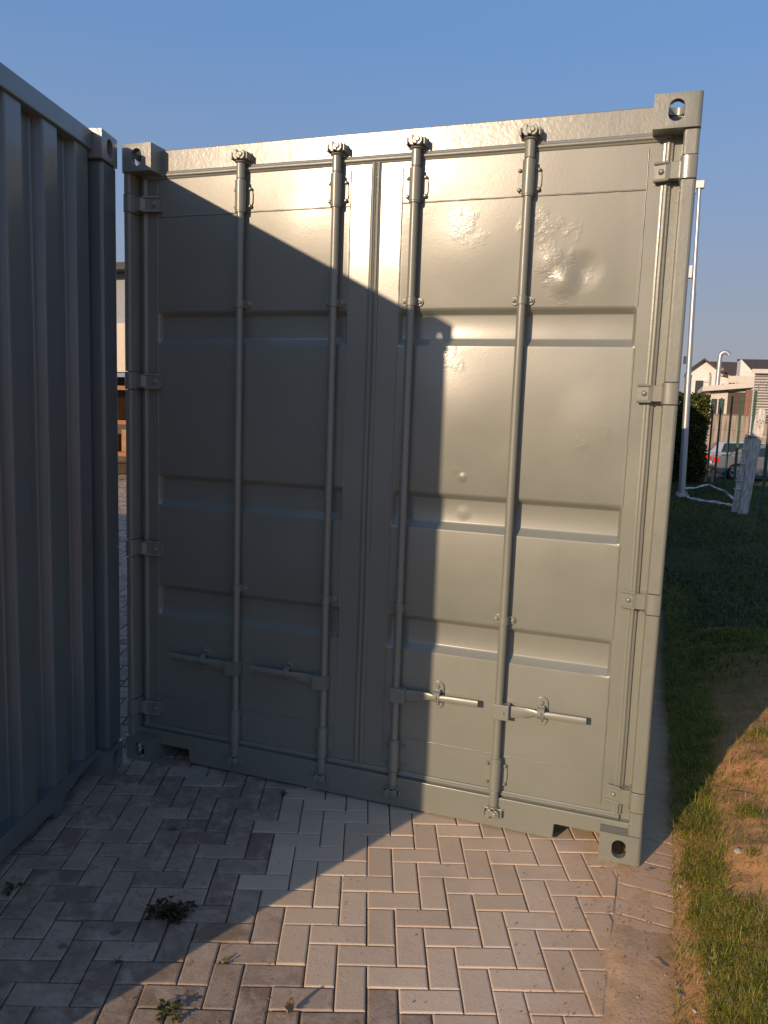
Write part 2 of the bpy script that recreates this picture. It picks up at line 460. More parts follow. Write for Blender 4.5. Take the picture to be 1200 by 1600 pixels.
def make_door(name_label, x0, x1, s0, s1, rods, hand, hinge_side):
    """x0..x1 leaf, s0..s1 the pressed sheet between the stiles"""
    mb = MB()
    # stiles
    for a, b in ((x0, s0), (s1, x1)):
        mb.add([(a, YD, 0.168), (b, YD, 0.168), (b, YD, 2.758), (a, YD, 2.758)], [(0, 1, 2, 3)])
    mb.box(x0, x1, YD + 0.034, YD + 0.06, 0.168, 2.758)
    mb.add([(x0, YD, 0.168), (x0, YD, 2.758), (x0, YD + 0.05, 2.758), (x0, YD + 0.05, 0.168)], [(0, 1, 2, 3)])
    mb.add([(x1, YD, 0.168), (x1, YD, 2.758), (x1, YD + 0.05, 2.758), (x1, YD + 0.05, 0.168)], [(0, 1, 2, 3)])
    # pressed sheet
    e = 0.012
    cols = [(s0, 0.0), (s0 + 0.003, 0.12), (s0 + e, 1.0), (s1 - e, 1.0), (s1 - 0.003, 0.12), (s1, 0.0)]
    nx = 14
    xs = cols[:3] + [(s0 + e + (s1 - s0 - 2 * e) * k / nx, 1.0) for k in range(1, nx)] + cols[3:]
    b0 = len(mb.v)
    for (z, d) in PROF:
        for (x, w) in xs:
            bulge = 0.0
            mb.v.append((x, YD + d * w + bulge, z))
    m = len(xs)
    for i in range(len(PROF) - 1):
        for k in range(m - 1):
            mb.f.append((b0 + i * m + k, b0 + (i + 1) * m + k, b0 + (i + 1) * m + k + 1, b0 + i * m + k + 1))
    door = mb.build('container_door', M_door, main, smooth=32, recalc=True)
    if name_label: door['label'] = name_label
    # weld beads
    mb = MB()
    y = YD - 0.0005
    bead(mb, (s0, y, 2.596), (s1, y, 2.596)); bead(mb, (s0, y, 0.322), (s1, y, 0.322))
    for xx in (s0, s1):
        zz = [2.74] + [q for (zt, zl, zb) in BANDS for q in (zt + 0.006, zb - 0.004)] + [0.19]
        for i in range(0, len(zz), 2):
            bead(mb, (xx, y, zz[i]), (xx, y, zz[i + 1]), r=0.0028)
    mb.build('weld_seam', M_paint, door, smooth=60)
    # painted-over rubber gasket round the leaf
    gx0 = 0.070 if hinge_side < 0 else x0 - 0.011
    gx1 = CW - 0.106 if hinge_side > 0 else x1 + 0.011
    mb = MB()
    def lip(p, q, w, n=26, edge=0.011):
        p = Vector(p); q = Vector(q)
        path = []
        for k in range(n + 1):
            s = p.lerp(q, k / n)
            path.append(s + Vector((0.002 * nz(s.x * 3, s.z * 3.1, 2.0) , 0, 0.0022 * nz(s.x * 3.3, s.z * 2.8, 5.0))))
        prof = [(-w / 2, -0.012), (-w / 2, 0.003), (-w * 0.42, 0.0045), (-w * 0.24, 0.0055), (-w * 0.15, edge * 0.80), (-w * 0.07, edge * 0.95), (w * 0.10, edge), (w * 0.18, edge * 0.85),
                (w * 0.28, 0.005), (w * 0.40, 0.004), (w / 2, 0.002), (w / 2, -0.012)]
        mb.sweep(path, prof, (0, -1, 0))
    yg = YD
    lip((gx0 - 0.012, yg, 2.776), (gx1 + 0.012, yg, 2.776), 0.034)
    lip((gx0 - 0.012, yg, 0.154), (gx1 + 0.012, yg, 0.154), 0.026)
    lip((gx0, yg, 0.165), (gx0, yg, 2.764), 0.030 if hinge_side < 0 else 0.020)
    lip((gx1, yg, 0.165), (gx1, yg, 2.764), 0.038 if hinge_side > 0 else 0.022)
    mb.build('gasket', M_paint, door, smooth=20)
    # lock rods and their fittings
    YR = 0.056
    for i, rx in enumerate(rods):
        mb = MB()
        path = []; n = 40
        for k in range(n + 1):
            z = 0.10 + (2.795 - 0.10) * k / n
            path.append((rx + 0.0015 * nz(z * 1.1, rx * 5), YR + 0.001 * nz(z * 1.2, rx * 7), z))
        mb.tube(path, 0.0168, n=20)
        mb.tube([(rx, YR, 2.594), (rx, YR, 2.588), (rx, YR, 2.587)], [0.0225, 0.0225, 0.018], n=20); mb.tube([(rx, YR, 0.312), (rx, YR, 0.320), (rx, YR, 0.321)], [0.0225, 0.0225, 0.018], n=20)
        rod = mb.build('lock_rod', M_rod, door, smooth=40)
        # cam ends and keepers
        for zc, up in ((2.822, 1), (0.078, -1)):
            mb = MB()
            mb.tube([(rx, YR, zc - up * 0.095), (rx, YR, zc - up * 0.03), (rx, YR, zc - up * 0.024)], [0.0195, 0.0195, 0.015], n=18)
            mb.tube([(rx, YR, zc - up * 0.028), (rx, YR, zc - up * 0.022)], [0.026, 0.026], n=18)
            # cam: two thick claws round a keeper block
            for sx in (-1, 1):
                q = [(0.005, -0.018), (0.020, -0.017), (0.030, -0.004), (0.030, 0.016), (0.022, 0.027), (0.010, 0.024), (0.011, 0.0)]
                if sx > 0:
                    q = [(a * 0.95, b * 0.85 - 0.002) for a, b in q]
                mb.prism([(rx + sx * a, zc + up * b) for a, b in q], lambda u, v, a: (u, a, v), YR - 0.022, YR + 0.020)
            mb.obox(Matrix.Translation((rx - 0.003, YR - 0.004, zc + up * 0.002)) @ Matrix.Rotation(R(12), 4, 'Y'), 0.022, 0.034, 0.026)
            mb.tube([(rx + 0.010, YR - 0.028, zc + up * 0.004), (rx + 0.010, YR + 0.01, zc + up * 0.004)], 0.010, n=12)
            mb.build('cam_end', M_rod, door, bevel=0.0035)
            mb = MB()
            yb = 0.086 if up > 0 else 0.060
            for sx in (-1, 1):
                mb.box(*sorted((rx + sx * 0.032, rx + sx * 0.040)), YR - 0.018, yb + 0.004, zc - 0.016, zc + 0.014)
            mb.box(rx - 0.040, rx + 0.042, yb - 0.008, yb + 0.004, zc - 0.020, zc + 0.018)
            mb.build('cam_keeper', M_rod, door, bevel=0.003)
        # bearing sleeves with bolted flanges
        for z0, z1 in ((2.594, 2.722), (0.176, 0.312)):
            mb = MB()
            mb.tube([(rx, YR, z0), (rx, YR, z0 + 0.0012), (rx, YR, z1 - 0.0012), (rx, YR, z1)], [0.0220, 0.0238, 0.0238, 0.0220], n=22)
            mb.box(rx - 0.012, rx + 0.012, YR, YD, z0 + 0.006, z1 - 0.006)
            z_a, z_b = z0 + 0.002, z1 - 0.010
            mb.prism(oval(rx, (z_a + z_b) / 2, 0.094, z_b - z_a, 28), lambda u, v, a: (u, a, v), YD - 0.007, YD + 0.002)
            for sx in (-1, 1):
                for zz in (z0 + 0.024, z1 - 0.032):
                    mb.tube([(rx + sx * 0.037, YD - 0.005, zz), (rx + sx * 0.037, YD - 0.012, zz), (rx + sx * 0.037, YD - 0.016, zz)], [0.0085, 0.0075, 0.003], n=10)
            mb.build('rod_bearing', M_rod, door, smooth=40)
        # guide clips
        for zz in (2.200, 0.913):
            mb = MB()
            mb.tube([(rx, YR, zz - 0.017), (rx, YR, zz + 0.017)], 0.0205, n=20)
            mb.prism(oval(rx, zz, 0.092, 0.034, 20), lambda u, v, a: (u, a, v), YD - 0.008, YD + 0.002)
            mb.box(rx - 0.0205, rx + 0.0205, YR + 0.002, YD - 0.004, zz - 0.016, zz + 0.016)
            for sx in (-1, 1):
                mb.tube([(rx + sx * 0.034, YD - 0.006, zz), (rx + sx * 0.034, YD - 0.013, zz), (rx + sx * 0.034, YD - 0.016, zz)], [0.009, 0.008, 0.003], n=10)
            mb.build('guide_clip', M_rod, door, smooth=40, bevel=0.0015)
        # handle
        hx = rx + hand * (0.185 if i == (0 if hand > 0 else 1) else 0.175)
        tx = hx + hand * 0.182
        zr, zh, zt = 0.530, 0.548, 0.550
        mb = MB()
        mb.box(*sorted((rx - hand * 0.020, rx + hand * 0.046)), YR - 0.024, YR + 0.022, zr - 0.034, zr + 0.030)
        mb.tube([(rx + hand * 0.022, YR - 0.024, zr - 0.002), (rx + hand * 0.022, YR - 0.030, zr - 0.002)], 0.007, n=10)
        mb.build('handle_hub', M_rod, door, bevel=0.004)
        mb = MB()
        st = [(rx + hand * 0.040, zr - 0.001, 0.040, 0.008, 0.0), (rx + hand * 0.095, zr + 0.004, 0.036, 0.008, 0.0), (hx - hand * 0.030, zr + 0.012, 0.022, 0.011, -0.004),
              (hx, zh - 0.006, 0.015, 0.016, -0.006), (hx + hand * 0.030, zh - 0.005, 0.022, 0.014, -0.008), (hx + hand * 0.060, zh - 0.006, 0.024, 0.013, -0.009), (tx, zt - 0.006, 0.023, 0.013, -0.010)]
        vs = []; fs = []
        for (x, z, h, th, dy) in st:
            yc = YR + dy
            for k in range(8):
                a = 2 * math.pi * (k + 0.5) / 8
                vs.append((x, yc + th * 0.55 * (1 if math.cos(a) > 0 else -1) * min(1, abs(math.cos(a)) * 1.3), z + h * 0.62 * max(-1, min(1, math.sin(a) * 1.3))))
        for j in range(len(st) - 1):
            for k in range(8):
                fs.append((j * 8 + k, j * 8 + (k + 1) % 8, (j + 1) * 8 + (k + 1) % 8, (j + 1) * 8 + k))
        fs += [tuple(range(8)), tuple((len(st) - 1) * 8 + k for k in range(8))]
        mb.add(vs, fs)
        mb.build('handle_lever', M_rod, door, smooth=45)
        # catch plate and hasp
        mb = MB()
        mb.prism(oval(hx, zh - 0.002, 0.050, 0.120, 24), lambda u, v, a: (u, a, v), YD - 0.008, YD + 0.002)
        for zz in (zh + 0.036, zh - 0.040):
            mb.tube([(hx, YD - 0.007, zz), (hx, YD - 0.014, zz), (hx, YD - 0.017, zz)], [0.009, 0.008, 0.003], n=10)
        mb.box(hx - 0.014, hx + 0.014, YR + 0.004, YD - 0.004, zh - 0.028, zh - 0.020)
        # hasp loop folded over the lever
        loop = []
        for k in range(9):
            a = R(-60 + 210 * k / 8)
            loop.append((hx, YR + 0.012 - 0.029 * math.sin(a) * (1 if math.sin(a) > 0 else 0.5), zh - 0.004 + 0.024 * math.cos(a)))
        for k in range(8):
            a, b = Vector(loop[k]), Vector(loop[k + 1])
            d = (b - a); mid = (a + b) / 2
            ang = math.atan2(d.z, d.y)
            mb.obox(Matrix.Translation(mid) @ Matrix.Rotation(ang, 4, 'X'), 0.030, d.length + 0.004, 0.006)
        mb.box(hx - 0.013, hx + 0.013, YR + 0.006, YD - 0.002, zh + 0.018, zh + 0.026)
        mb.tube([(hx, YR - 0.018, zh), (hx, YR - 0.026, zh)], 0.007, n=10)
        mb.build('handle_catch', M_rod, door, bevel=0.002)
    # hinges
    X = (lambda x: x) if hinge_side < 0 else (lambda x: CW - x)
    for j, hz in enumerate(HZ):
        mb = MB()
        x_in = 0.160 if hinge_side < 0 else 0.146
        xk = 0.060 if hinge_side > 0 else 0.044
        # blade: thin plate with rolled top and bottom edges, bent back to the door
        pts = [(xk, 0.042), (xk + 0.03, 0.042), (xk + 0.048, 0.054), (x_in, 0.066)]
        zt, zb = hz + 0.030, hz - 0.030
        for k in range(len(pts) - 1):
            (a, ya), (b, yb) = pts[k], pts[k + 1]
            mb.add([(X(a), ya, zb), (X(b), yb, zb), (X(b), yb, zt), (X(a), ya, zt), (X(a), YD, zb), (X(b), YD, zb), (X(b), YD, zt), (X(a), YD, zt)],
                   [(0, 1, 2, 3), (0, 4, 5, 1), (3, 2, 6, 7), (4, 7, 6, 5)])
        mb.add([(X(x_in), 0.066, zb), (X(x_in), 0.066, zt), (X(x_in), YD, zt), (X(x_in), YD, zb)], [(0, 1, 2, 3)])
        for zz in (zt, zb):
            mb.tube([(X(xk + 0.036), 0.046, zz), (X(xk + 0.050), 0.054, zz), (X(x_in + 0.002), 0.064, zz)], 0.0062, n=8)
        # raised boss with the pin
        mb.prism(oval(x_in - 0.036, hz, 0.046, 0.036, 20), lambda u, v, a: (X(u), a, v), 0.0595, 0.075)
        mb.tube([(X(x_in - 0.024), 0.058, hz), (X(x_in - 0.024), 0.050, hz), (X(x_in - 0.024), 0.047, hz)], [0.011, 0.009, 0.004], n=10)
        # knuckle on the post
        xk = 0.058 if hinge_side > 0 else 0.042
        kn = [(0.001, 0.09), (0.001, 0.020), (0.004, 0.013), (0.012, 0.0085), (xk - 0.012, 0.0085), (xk - 0.003, 0.014), (xk + 0.002, 0.03), (xk + 0.004, 0.045), (xk + 0.004, 0.09)]
        mb.prism([(X(a), b) for a, b in kn], lambda u, v, a: (u, v, a), hz - 0.040, hz + 0.040)
        mb.build('hinge', M_paint, door, smooth=35, bevel=0.002)
    return door

make_door('left door leaf, mostly in shadow', 0.086, 1.181, 0.137, 1.090, (0.584, 1.035), -1, -1)
make_door('right door leaf, mostly in sun', 1.226, 2.326, 1.318, 2.267, (1.380, 1.834), 1, 1)
# meeting edge between the two leaves
MB().box(1.178, 1.229, YD + 0.004, YD + 0.05, 0.168, 2.76).build('door_stop', M_paint, main)

# ------------------------------------------------------------------ the other container, its corrugated end towards the camera
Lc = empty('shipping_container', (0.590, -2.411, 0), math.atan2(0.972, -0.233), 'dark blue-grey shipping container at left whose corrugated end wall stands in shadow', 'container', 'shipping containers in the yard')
put_castings(Lc, CAST_B, LEN)
yr = 0.040
mb = MB()
# end wall: 250 mm pitch
pts = [(0.10, 0.100)]
x = 1.903 - 0.25 * 7
while x < 2.30:
    pts += [(x - 0.018, 0.100), (x, 0.054), (x + 0.108, 0.054), (x + 0.126, 0.100)]
    x += 0.25
pts = [q for q in pts if 0.09 < q[0] < 2.34] + [(2.34, 0.100)]
vs = []; fs = []
for (a, d) in pts: vs += [(a, d, 0.12), (a, d, 2.82)]
for i in range(len(pts) - 1): fs.append((2 * i, 2 * i + 2, 2 * i + 3, 2 * i + 1))
mb.add(vs, fs)
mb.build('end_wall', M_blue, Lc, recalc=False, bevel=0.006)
for x0, x1 in ((0.004, 0.140), (2.298, CW - 0.004)):
    MB().box(x0, x1, 0.008, 0.16, 0.118, H - 0.118).build('corner_post', M_blue, Lc, bevel=0.014, seg=3)
MB().box(0.162, CW - 0.162, yr, 0.10, 2.806, 2.886).build('top_rail', M_blue, Lc, bevel=0.006)
mb = MB()
bl = [(0.162, 0.046), (1.80, 0.046), (1.86, 0.040), (1.872, 0.002), (1.925, 0.002), (1.940, 0.040), (1.985, 0.082), (2.15, 0.100), (CW - 0.162, 0.108), (CW - 0.162, 0.136), (0.162, 0.136)]
mb.prism(bl, lambda u, v, a: (u, a, v), yr, 0.13)
mb.build('bottom_rail', M_blue, Lc, bevel=0.004)
for side in (0, 1):
    mb = MB()
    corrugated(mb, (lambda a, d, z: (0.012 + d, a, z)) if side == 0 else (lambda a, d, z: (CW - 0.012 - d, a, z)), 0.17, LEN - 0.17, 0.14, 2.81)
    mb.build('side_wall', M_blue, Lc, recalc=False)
    x0, x1 = ((0.006, 0.066), (CW - 0.066, CW - 0.006))[side]
    MB().box(x0, x1, 0.178, LEN - 0.178, 2.81, 2.880).build('side_rail', M_blue, Lc, bevel=0.004)
    MB().box(x0, x1, 0.178, LEN - 0.178, 0.03, 0.165).build('side_rail', M_blue, Lc, bevel=0.004)
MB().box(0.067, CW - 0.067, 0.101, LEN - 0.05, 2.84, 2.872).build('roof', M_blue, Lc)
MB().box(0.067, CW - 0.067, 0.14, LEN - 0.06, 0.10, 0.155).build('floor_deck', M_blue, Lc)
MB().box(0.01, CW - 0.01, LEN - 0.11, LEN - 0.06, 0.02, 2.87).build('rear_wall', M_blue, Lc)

# ------------------------------------------------------------------ ground
def smooth(a, b, x):
    t = max(0.0, min(1.0, (x - a) / (b - a))); return t * t * (3 - 2 * t)

EDGE = 2.360     # right edge of the herringbone field
def ground_z(x, y):
    bed = -0.0085
    if x < EDGE + 0.21:
        rise = smooth(2.05, 2.42, x) * smooth(0.15, -0.05, y) * smooth(3.0, -0.2, y)
        n = nz(x * 5, y * 5, 0.3) * 0.009 + nz(x * 17, y * 17, 1.0) * 0.002 + nz(x * 45, y * 45, 2.0) * 0.0006
        low = smooth(-0.30, -0.62, y)
        z = bed + rise * (0.0057 + n * 0.75 + low * 0.0165 * smooth(2.325, 2.41, x + 0.03 * nz(x * 9, y * 9, 3)))
        if y > 0.1 and x > 2.36: z = bed + 0.004
        return z
    z = 0.004 + 0.010 * smooth(-0.2, -0.6, y)
    b = 0.40 * max(0.0, x - 2.575)
    b = 0.23 * (1 - math.exp(-b / 0.23)) * 1.18
    b *= (1 - smooth(2.6, 6.5, y))
    n = nz(x * 1.6, y * 1.6, 5) * 0.05 + nz(x * 5, y * 5, 6) * 0.022 + nz(x * 14, y * 14, 7) * 0.010 + nz(x * 37, y * 37, 8) * 0.004
    z += b + n * smooth(2.57, 2.95, x) * (0.35 + 0.65 * (1 - smooth(3, 8, y)))
    z -= 0.58 * smooth(22.3, 26.0, y)
    return z

def grid_mesh(name, xs, ys, zf, mat, kind='structure'):
    nx, ny = len(xs), len(ys)
    vs = [(x, y, zf(x, y)) for y in ys for x in xs]
    fs = [(j * nx + i, j * nx + i + 1, (j + 1) * nx + i + 1, (j + 1) * nx + i) for j in range(ny - 1) for i in range(nx - 1)]
    me = bpy.data.meshes.new(name); me.from_pydata(vs, [], fs); me.materials.append(mat); me.shade_smooth()
    o = bpy.data.objects.new(name, me); link(o); tag(o, kind=kind)
    return o

# soil, sand, lawn and the far yard in one sheet
t = NT('soil_and_lawn_ground')
pos = t.geo.outputs['Position']
sx = t.n.new('ShaderNodeSeparateXYZ'); t.l(pos, sx.inputs[0])
X_, Y_ = sx.outputs[0], sx.outputs[1]
nA = t.noise(2.2, 5, 0.6, vec=pos); nB = t.noise(14, 5, 0.65, vec=pos); nC = t.noise(90, 3, 0.6, vec=pos)
soil = t.mix(t.ramp(nB, [(0.3, 0.0), (0.7, 1.0)]), (0.42, 0.215, 0.090), (0.60, 0.335, 0.155))
soil = t.mix(t.ramp(nC, [(0.52, 0.0), (0.75, 1.0)]), soil, (0.20, 0.11, 0.055))
sand = t.mix(t.ramp(nB, [(0.3, 0.0), (0.7, 1.0)]), (0.50, 0.32, 0.18), (0.64, 0.44, 0.275))
sand = t.mix(t.ramp(nC, [(0.55, 0.0), (0.8, 1.0)]), sand, (0.28, 0.18, 0.10))
turf = t.mix(t.ramp(nB, [(0.3, 0.0), (0.7, 1.0)]), (0.040, 0.052, 0.014), (0.090, 0.105, 0.028))
turf = t.mix(t.ramp(t.noise(0.9, 5, 0.6, vec=pos), [(0.52, 0.0), (0.70, 1.0)]), turf, (0.13, 0.080, 0.038))
xs_ = t.ramp(t.math('DIVIDE', t.math('SUBTRACT', t.math('ADD', X_, t.math('MULTIPLY', nA, 0.12)), 2.45), 1.0), [(0.08, 0.0), (0.22, 1.0)])
col = t.mix(xs_, sand, soil)
yb_ = t.math('DIVIDE', t.math('ADD', Y_, t.math('MULTIPLY', nA, 1.6)), 10.0)
tm = t.math('MULTIPLY', t.ramp(yb_, [(0.20, 0.0), (0.42, 1.0)]), t.ramp(t.math('DIVIDE', X_, 10.0), [(0.246, 0.0), (0.256, 1.0)]))
col = t.mix(tm, col, turf)
joint = t.mix(t.ramp(nB, [(0.35, 0.0), (0.65, 1.0)]), (0.11, 0.08, 0.055), (0.24, 0.17, 0.11))
jm = t.ramp(t.math('DIVIDE', t.math('ADD', X_, t.math('MULTIPLY', nA, 0.25)), 10.0), [(0.19, 1.0), (0.225, 0.0)])
col = t.mix(jm, col, joint)
M_ground = t.set(col=col, rough=0.95, nor=t.bump(nC, 0.4, 0.004, t.bump(nB, 0.3, 0.010)), spec=0.2)

gx = [-400, -200, -100, -60, -40, -25, -15, -8, -4, -1, 0.5, 1.4, 1.8, 2.0] + list(np.arange(2.1, 3.6, 0.02)) + list(np.arange(3.6, 5, 0.1)) + [5.3, 6, 7, 8, 10, 14, 20, 35, 60, 120, 250, 400]
gy = [-300, -120, -50, -20, -10, -6, -4, -3, -2.4, -2.0] + list(np.arange(-1.8, 2.4, 0.025)) + list(np.arange(2.4, 6, 0.15)) + list(np.arange(6, 28, 0.5)) + [30, 34, 40, 50, 70, 100, 160, 300, 600]
grid_mesh('ground', [float(a) for a in gx], [float(a) for a in gy], ground_z, M_ground)

# ------------------------------------------------------------------ herringbone paving
O_ = (1.5190, -0.3420); B_ = 0.0965; TH = R(20.484)
c_, s_ = math.cos(TH), math.sin(TH)
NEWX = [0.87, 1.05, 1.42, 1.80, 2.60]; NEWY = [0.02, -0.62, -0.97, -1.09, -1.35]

def clip(poly, nxp, d):     # keep points with p.nxp <= d
    out = []
    for i in range(len(poly)):
        a, b = poly[i], poly[(i + 1) % len(poly)]
        da = a[0] * nxp[0] + a[1] * nxp[1] - d; db = b[0] * nxp[0] + b[1] * nxp[1] - d
        if da <= 0: out.append(a)
        if (da < 0 < db) or (db < 0 < da):
            k = da / (da - db); out.append((a[0] + (b[0] - a[0]) * k, a[1] + (b[1] - a[1]) * k))
    return out

def inset(poly, d):
    n = len(poly); cx = sum(p[0] for p in poly) / n; cy = sum(p[1] for p in poly) / n
    out = []
    for i in range(n):
        p0, p1, p2 = poly[i - 1], poly[i], poly[(i + 1) % n]
        def nrm(a, b):
            dx, dy = b[0] - a[0], b[1] - a[1]; L = math.hypot(dx, dy) + 1e-9; return (-dy / L, dx / L)
        n1, n2 = nrm(p0, p1), nrm(p1, p2)
        k = 1 + n1[0] * n2[0] + n1[1] * n2[1]
        if k < 0.3: k = 0.3
        out.append((p1[0] + (n1[0] + n2[0]) / k * d, p1[1] + (n1[1] + n2[1]) / k * d))
    return out

pv, pf, tone, age = [], [], [], []
rnd = random.Random(3)
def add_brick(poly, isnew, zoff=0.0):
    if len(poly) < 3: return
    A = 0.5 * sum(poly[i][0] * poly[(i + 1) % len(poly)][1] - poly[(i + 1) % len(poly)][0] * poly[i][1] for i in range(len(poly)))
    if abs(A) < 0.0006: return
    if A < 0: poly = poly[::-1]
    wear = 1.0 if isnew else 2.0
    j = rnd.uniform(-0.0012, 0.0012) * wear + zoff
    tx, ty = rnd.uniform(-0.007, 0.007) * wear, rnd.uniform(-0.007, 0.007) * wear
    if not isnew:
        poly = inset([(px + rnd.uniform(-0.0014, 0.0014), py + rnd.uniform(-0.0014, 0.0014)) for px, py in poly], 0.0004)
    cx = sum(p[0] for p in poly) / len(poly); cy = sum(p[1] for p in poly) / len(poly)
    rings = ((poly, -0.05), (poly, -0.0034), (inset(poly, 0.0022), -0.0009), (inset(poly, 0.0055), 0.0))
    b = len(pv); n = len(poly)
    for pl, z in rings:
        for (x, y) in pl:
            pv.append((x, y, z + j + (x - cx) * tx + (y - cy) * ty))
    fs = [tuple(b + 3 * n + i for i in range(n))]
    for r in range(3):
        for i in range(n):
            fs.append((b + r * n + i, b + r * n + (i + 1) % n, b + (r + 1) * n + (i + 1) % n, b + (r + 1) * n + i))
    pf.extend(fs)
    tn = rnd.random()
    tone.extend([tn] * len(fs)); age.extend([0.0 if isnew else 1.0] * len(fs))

def want(x, y):
    if -3.4 < x < EDGE + 0.2 and -3.9 < y < 3.2: return True
    # the strip seen between the two containers
    dx, dy = -8.0 - 0.0, 10.5 - 0.0
    L = math.hypot(dx, dy); k = (x * dx + y * dy) / L; d = abs(x * dy - y * dx) / L
    return 0 < k < 16 and d < 1.0
gap = 0.0040 / B_
for mI in range(-150, 151):
    for nI in range(-110, 111):
        a, c = mI + 2 * nI, -mI + 2 * nI
        x = O_[0] + B_ * (a * c_ - c * s_); y = O_[1] + B_ * (a * s_ + c * c_)
        if not want(x, y): continue
        for (a0, c0, w, h) in ((a, c, 2, 1), (a + 2, c, 1, 2)):
            g = gap * 0.5 * rnd.uniform(0.8, 1.5)
            q = [(a0 + g, c0 + g), (a0 + w - g, c0 + g), (a0 + w - g, c0 + h - g), (a0 + g, c0 + h - g)]
            P = [(O_[0] + B_ * (u * c_ - v * s_), O_[1] + B_ * (u * s_ + v * c_)) for u, v in q]
            P = clip(P, (1, 0), EDGE - 0.003)
            if len(P) < 3: continue
            mx = sum(p[0] for p in P) / len(P); my = sum(p[1] for p in P) / len(P)
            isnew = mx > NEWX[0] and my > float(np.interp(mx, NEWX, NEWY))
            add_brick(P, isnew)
# header course along the edge
y = 1.6
while y > -3.4:
    sl = -0.0
    P = [(EDGE + 0.002, y), (EDGE + 0.206, y - 0.015), (EDGE + 0.206, y - 0.107), (EDGE + 0.002, y - 0.092)]
    add_brick(P, True, -0.003)
    y -= 0.0965

me = bpy.data.meshes.new('paving')
me.from_pydata(pv, [], pf)
for nm, arr in (('tone', tone), ('age', age)):
    at = me.attributes.new(nm, 'FLOAT', 'FACE'); at.data.foreach_set('value', arr)
t = NT('concrete_paver')
tn, ag = t.attr('tone'), t.attr('age')
n1 = t.noise(30, 5, 0.7); n2 = t.noise(240, 3, 0.7); n3 = t.noise(3.1, 4, 0.6); n4 = t.noise(11, 5, 0.65, dist=0.5)
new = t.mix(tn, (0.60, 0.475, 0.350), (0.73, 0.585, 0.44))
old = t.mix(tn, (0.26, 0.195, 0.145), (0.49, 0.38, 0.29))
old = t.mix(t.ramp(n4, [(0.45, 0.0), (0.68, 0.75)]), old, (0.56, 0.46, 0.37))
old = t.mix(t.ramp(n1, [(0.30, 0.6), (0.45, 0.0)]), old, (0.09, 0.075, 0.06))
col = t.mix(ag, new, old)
col = t.mix(t.ramp(n2, [(0.30, 0.35), (0.46, 0.0)]), col, (0.10, 0.085, 0.07))
col = t.mix(t.ramp(n3, [(0.52, 0.0), (0.75, 0.28)]), col, (0.24, 0.19, 0.14))
# sand dust near the edge
sx = t.n.new('ShaderNodeSeparateXYZ'); t.l(t.co.outputs['Object'], sx.inputs[0])
dm = t.ramp(t.math('DIVIDE', t.math('ADD', sx.outputs[0], t.math('MULTIPLY', t.noise(6, 5, 0.65), 0.7)), 4.0), [(0.615, 0.0), (0.685, 1.0)])
col = t.mix(dm, col, (0.58, 0.39, 0.24))
# dark red berry stains
st = None
for p, r in (((0.688, -1.204, 0), 0.024), ((0.80, -1.085, 0), 0.030), ((0.60, -0.47, 0), 0.03)):
    d = t.math('SUBTRACT', 1.0, t.math('DIVIDE', t.dist(p), r), clamp=True)
    st = d if st is None else t.math('MAXIMUM', st, d)
st = t.ramp(t.math('MULTIPLY', st, t.math('MULTIPLY', t.noise(70, 4, 0.7), 1.6)), [(0.12, 0.0), (0.5, 0.6)])
col = t.mix(st, col, (0.10, 0.028, 0.022))
M_paver = t.set(col=col, rough=0.88, nor=t.bump(n2, 0.55, 0.0022, t.bump(n1, 0.4, 0.004)), spec=0.3)
me.materials.append(M_paver)
o = bpy.data.objects.new('paving', me); link(o); tag(o, kind='structure')

# street beyond the fence
M_asphalt = simple('street_asphalt', (0.06, 0.058, 0.055), 0.9, var=0.25, scale=3, bump=0.3)
o = MB().box(-60, 120, 27.5, 37.4, -0.70, -0.565).build('street', M_asphalt); tag(o, kind='structure')
o = MB().box(-60, 120, 27.2, 27.5, -0.70, -0.44).build('street_kerb', simple('kerb_concrete', (0.34, 0.25, 0.20), 0.9)); tag(o, kind='structure')

# ------------------------------------------------------------------ grass
def grass_density(x, y):
    """0..1 how thickly grass grows on the bank"""
    if x < 2.545: return 0.0
    n = nz(x * 2.6, y * 2.2, 11.0) + 0.6 * nz(x * 9, y * 9, 12.0)
    far = smooth(1.7, 4.2, y + 0.9 * nz(x * 1.4, y * 1.4, 21) + 0.5 * nz(x * 4, y * 4, 22) + 1.1 * (2.95 - x))
    edge = 2.745 + 0.05 * nz(y * 2.4, 3.0) + 0.03 * nz(y * 8, 4.0)
    edge += 0.28 * smooth(-0.12, -0.62, y) + 0.05 * smooth(0.9, 1.5, y)
    st = 2.575 + 0.035 * nz(y * 3.1, 8.0) + 0.02 * nz(y * 11, 9.0) + 0.04 * smooth(-0.2, -0.7, y)
    d = smooth(st, st + 0.05, x) * (1 - smooth(edge - 0.05, edge + 0.03, x))
    d *= min(1.0, 0.80 + 0.6 * n)
    if y < -0.35 and x < 2.65: d *= 0.25 + 0.75 * smooth(2.58, 2.66, x + 0.05 * nz(y * 7, x * 7, 2))
    bare = 0.06 + 0.14 * max(0.0, n - 0.25)
    for (cx, cy, r) in ((2.86, 0.42, 0.08), (2.90, 0.80, 0.04), (2.80, -0.28, 0.05), (2.84, 0.05, 0.035), (2.98, 1.25, 0.08)):
        q = math.hypot(x - cx, (y - cy) * 0.8) / r
        if q < 1: bare = max(bare, 0.85 * (1 - q * q))
    return max(0.0, min(1.0, max(d, bare, far)))

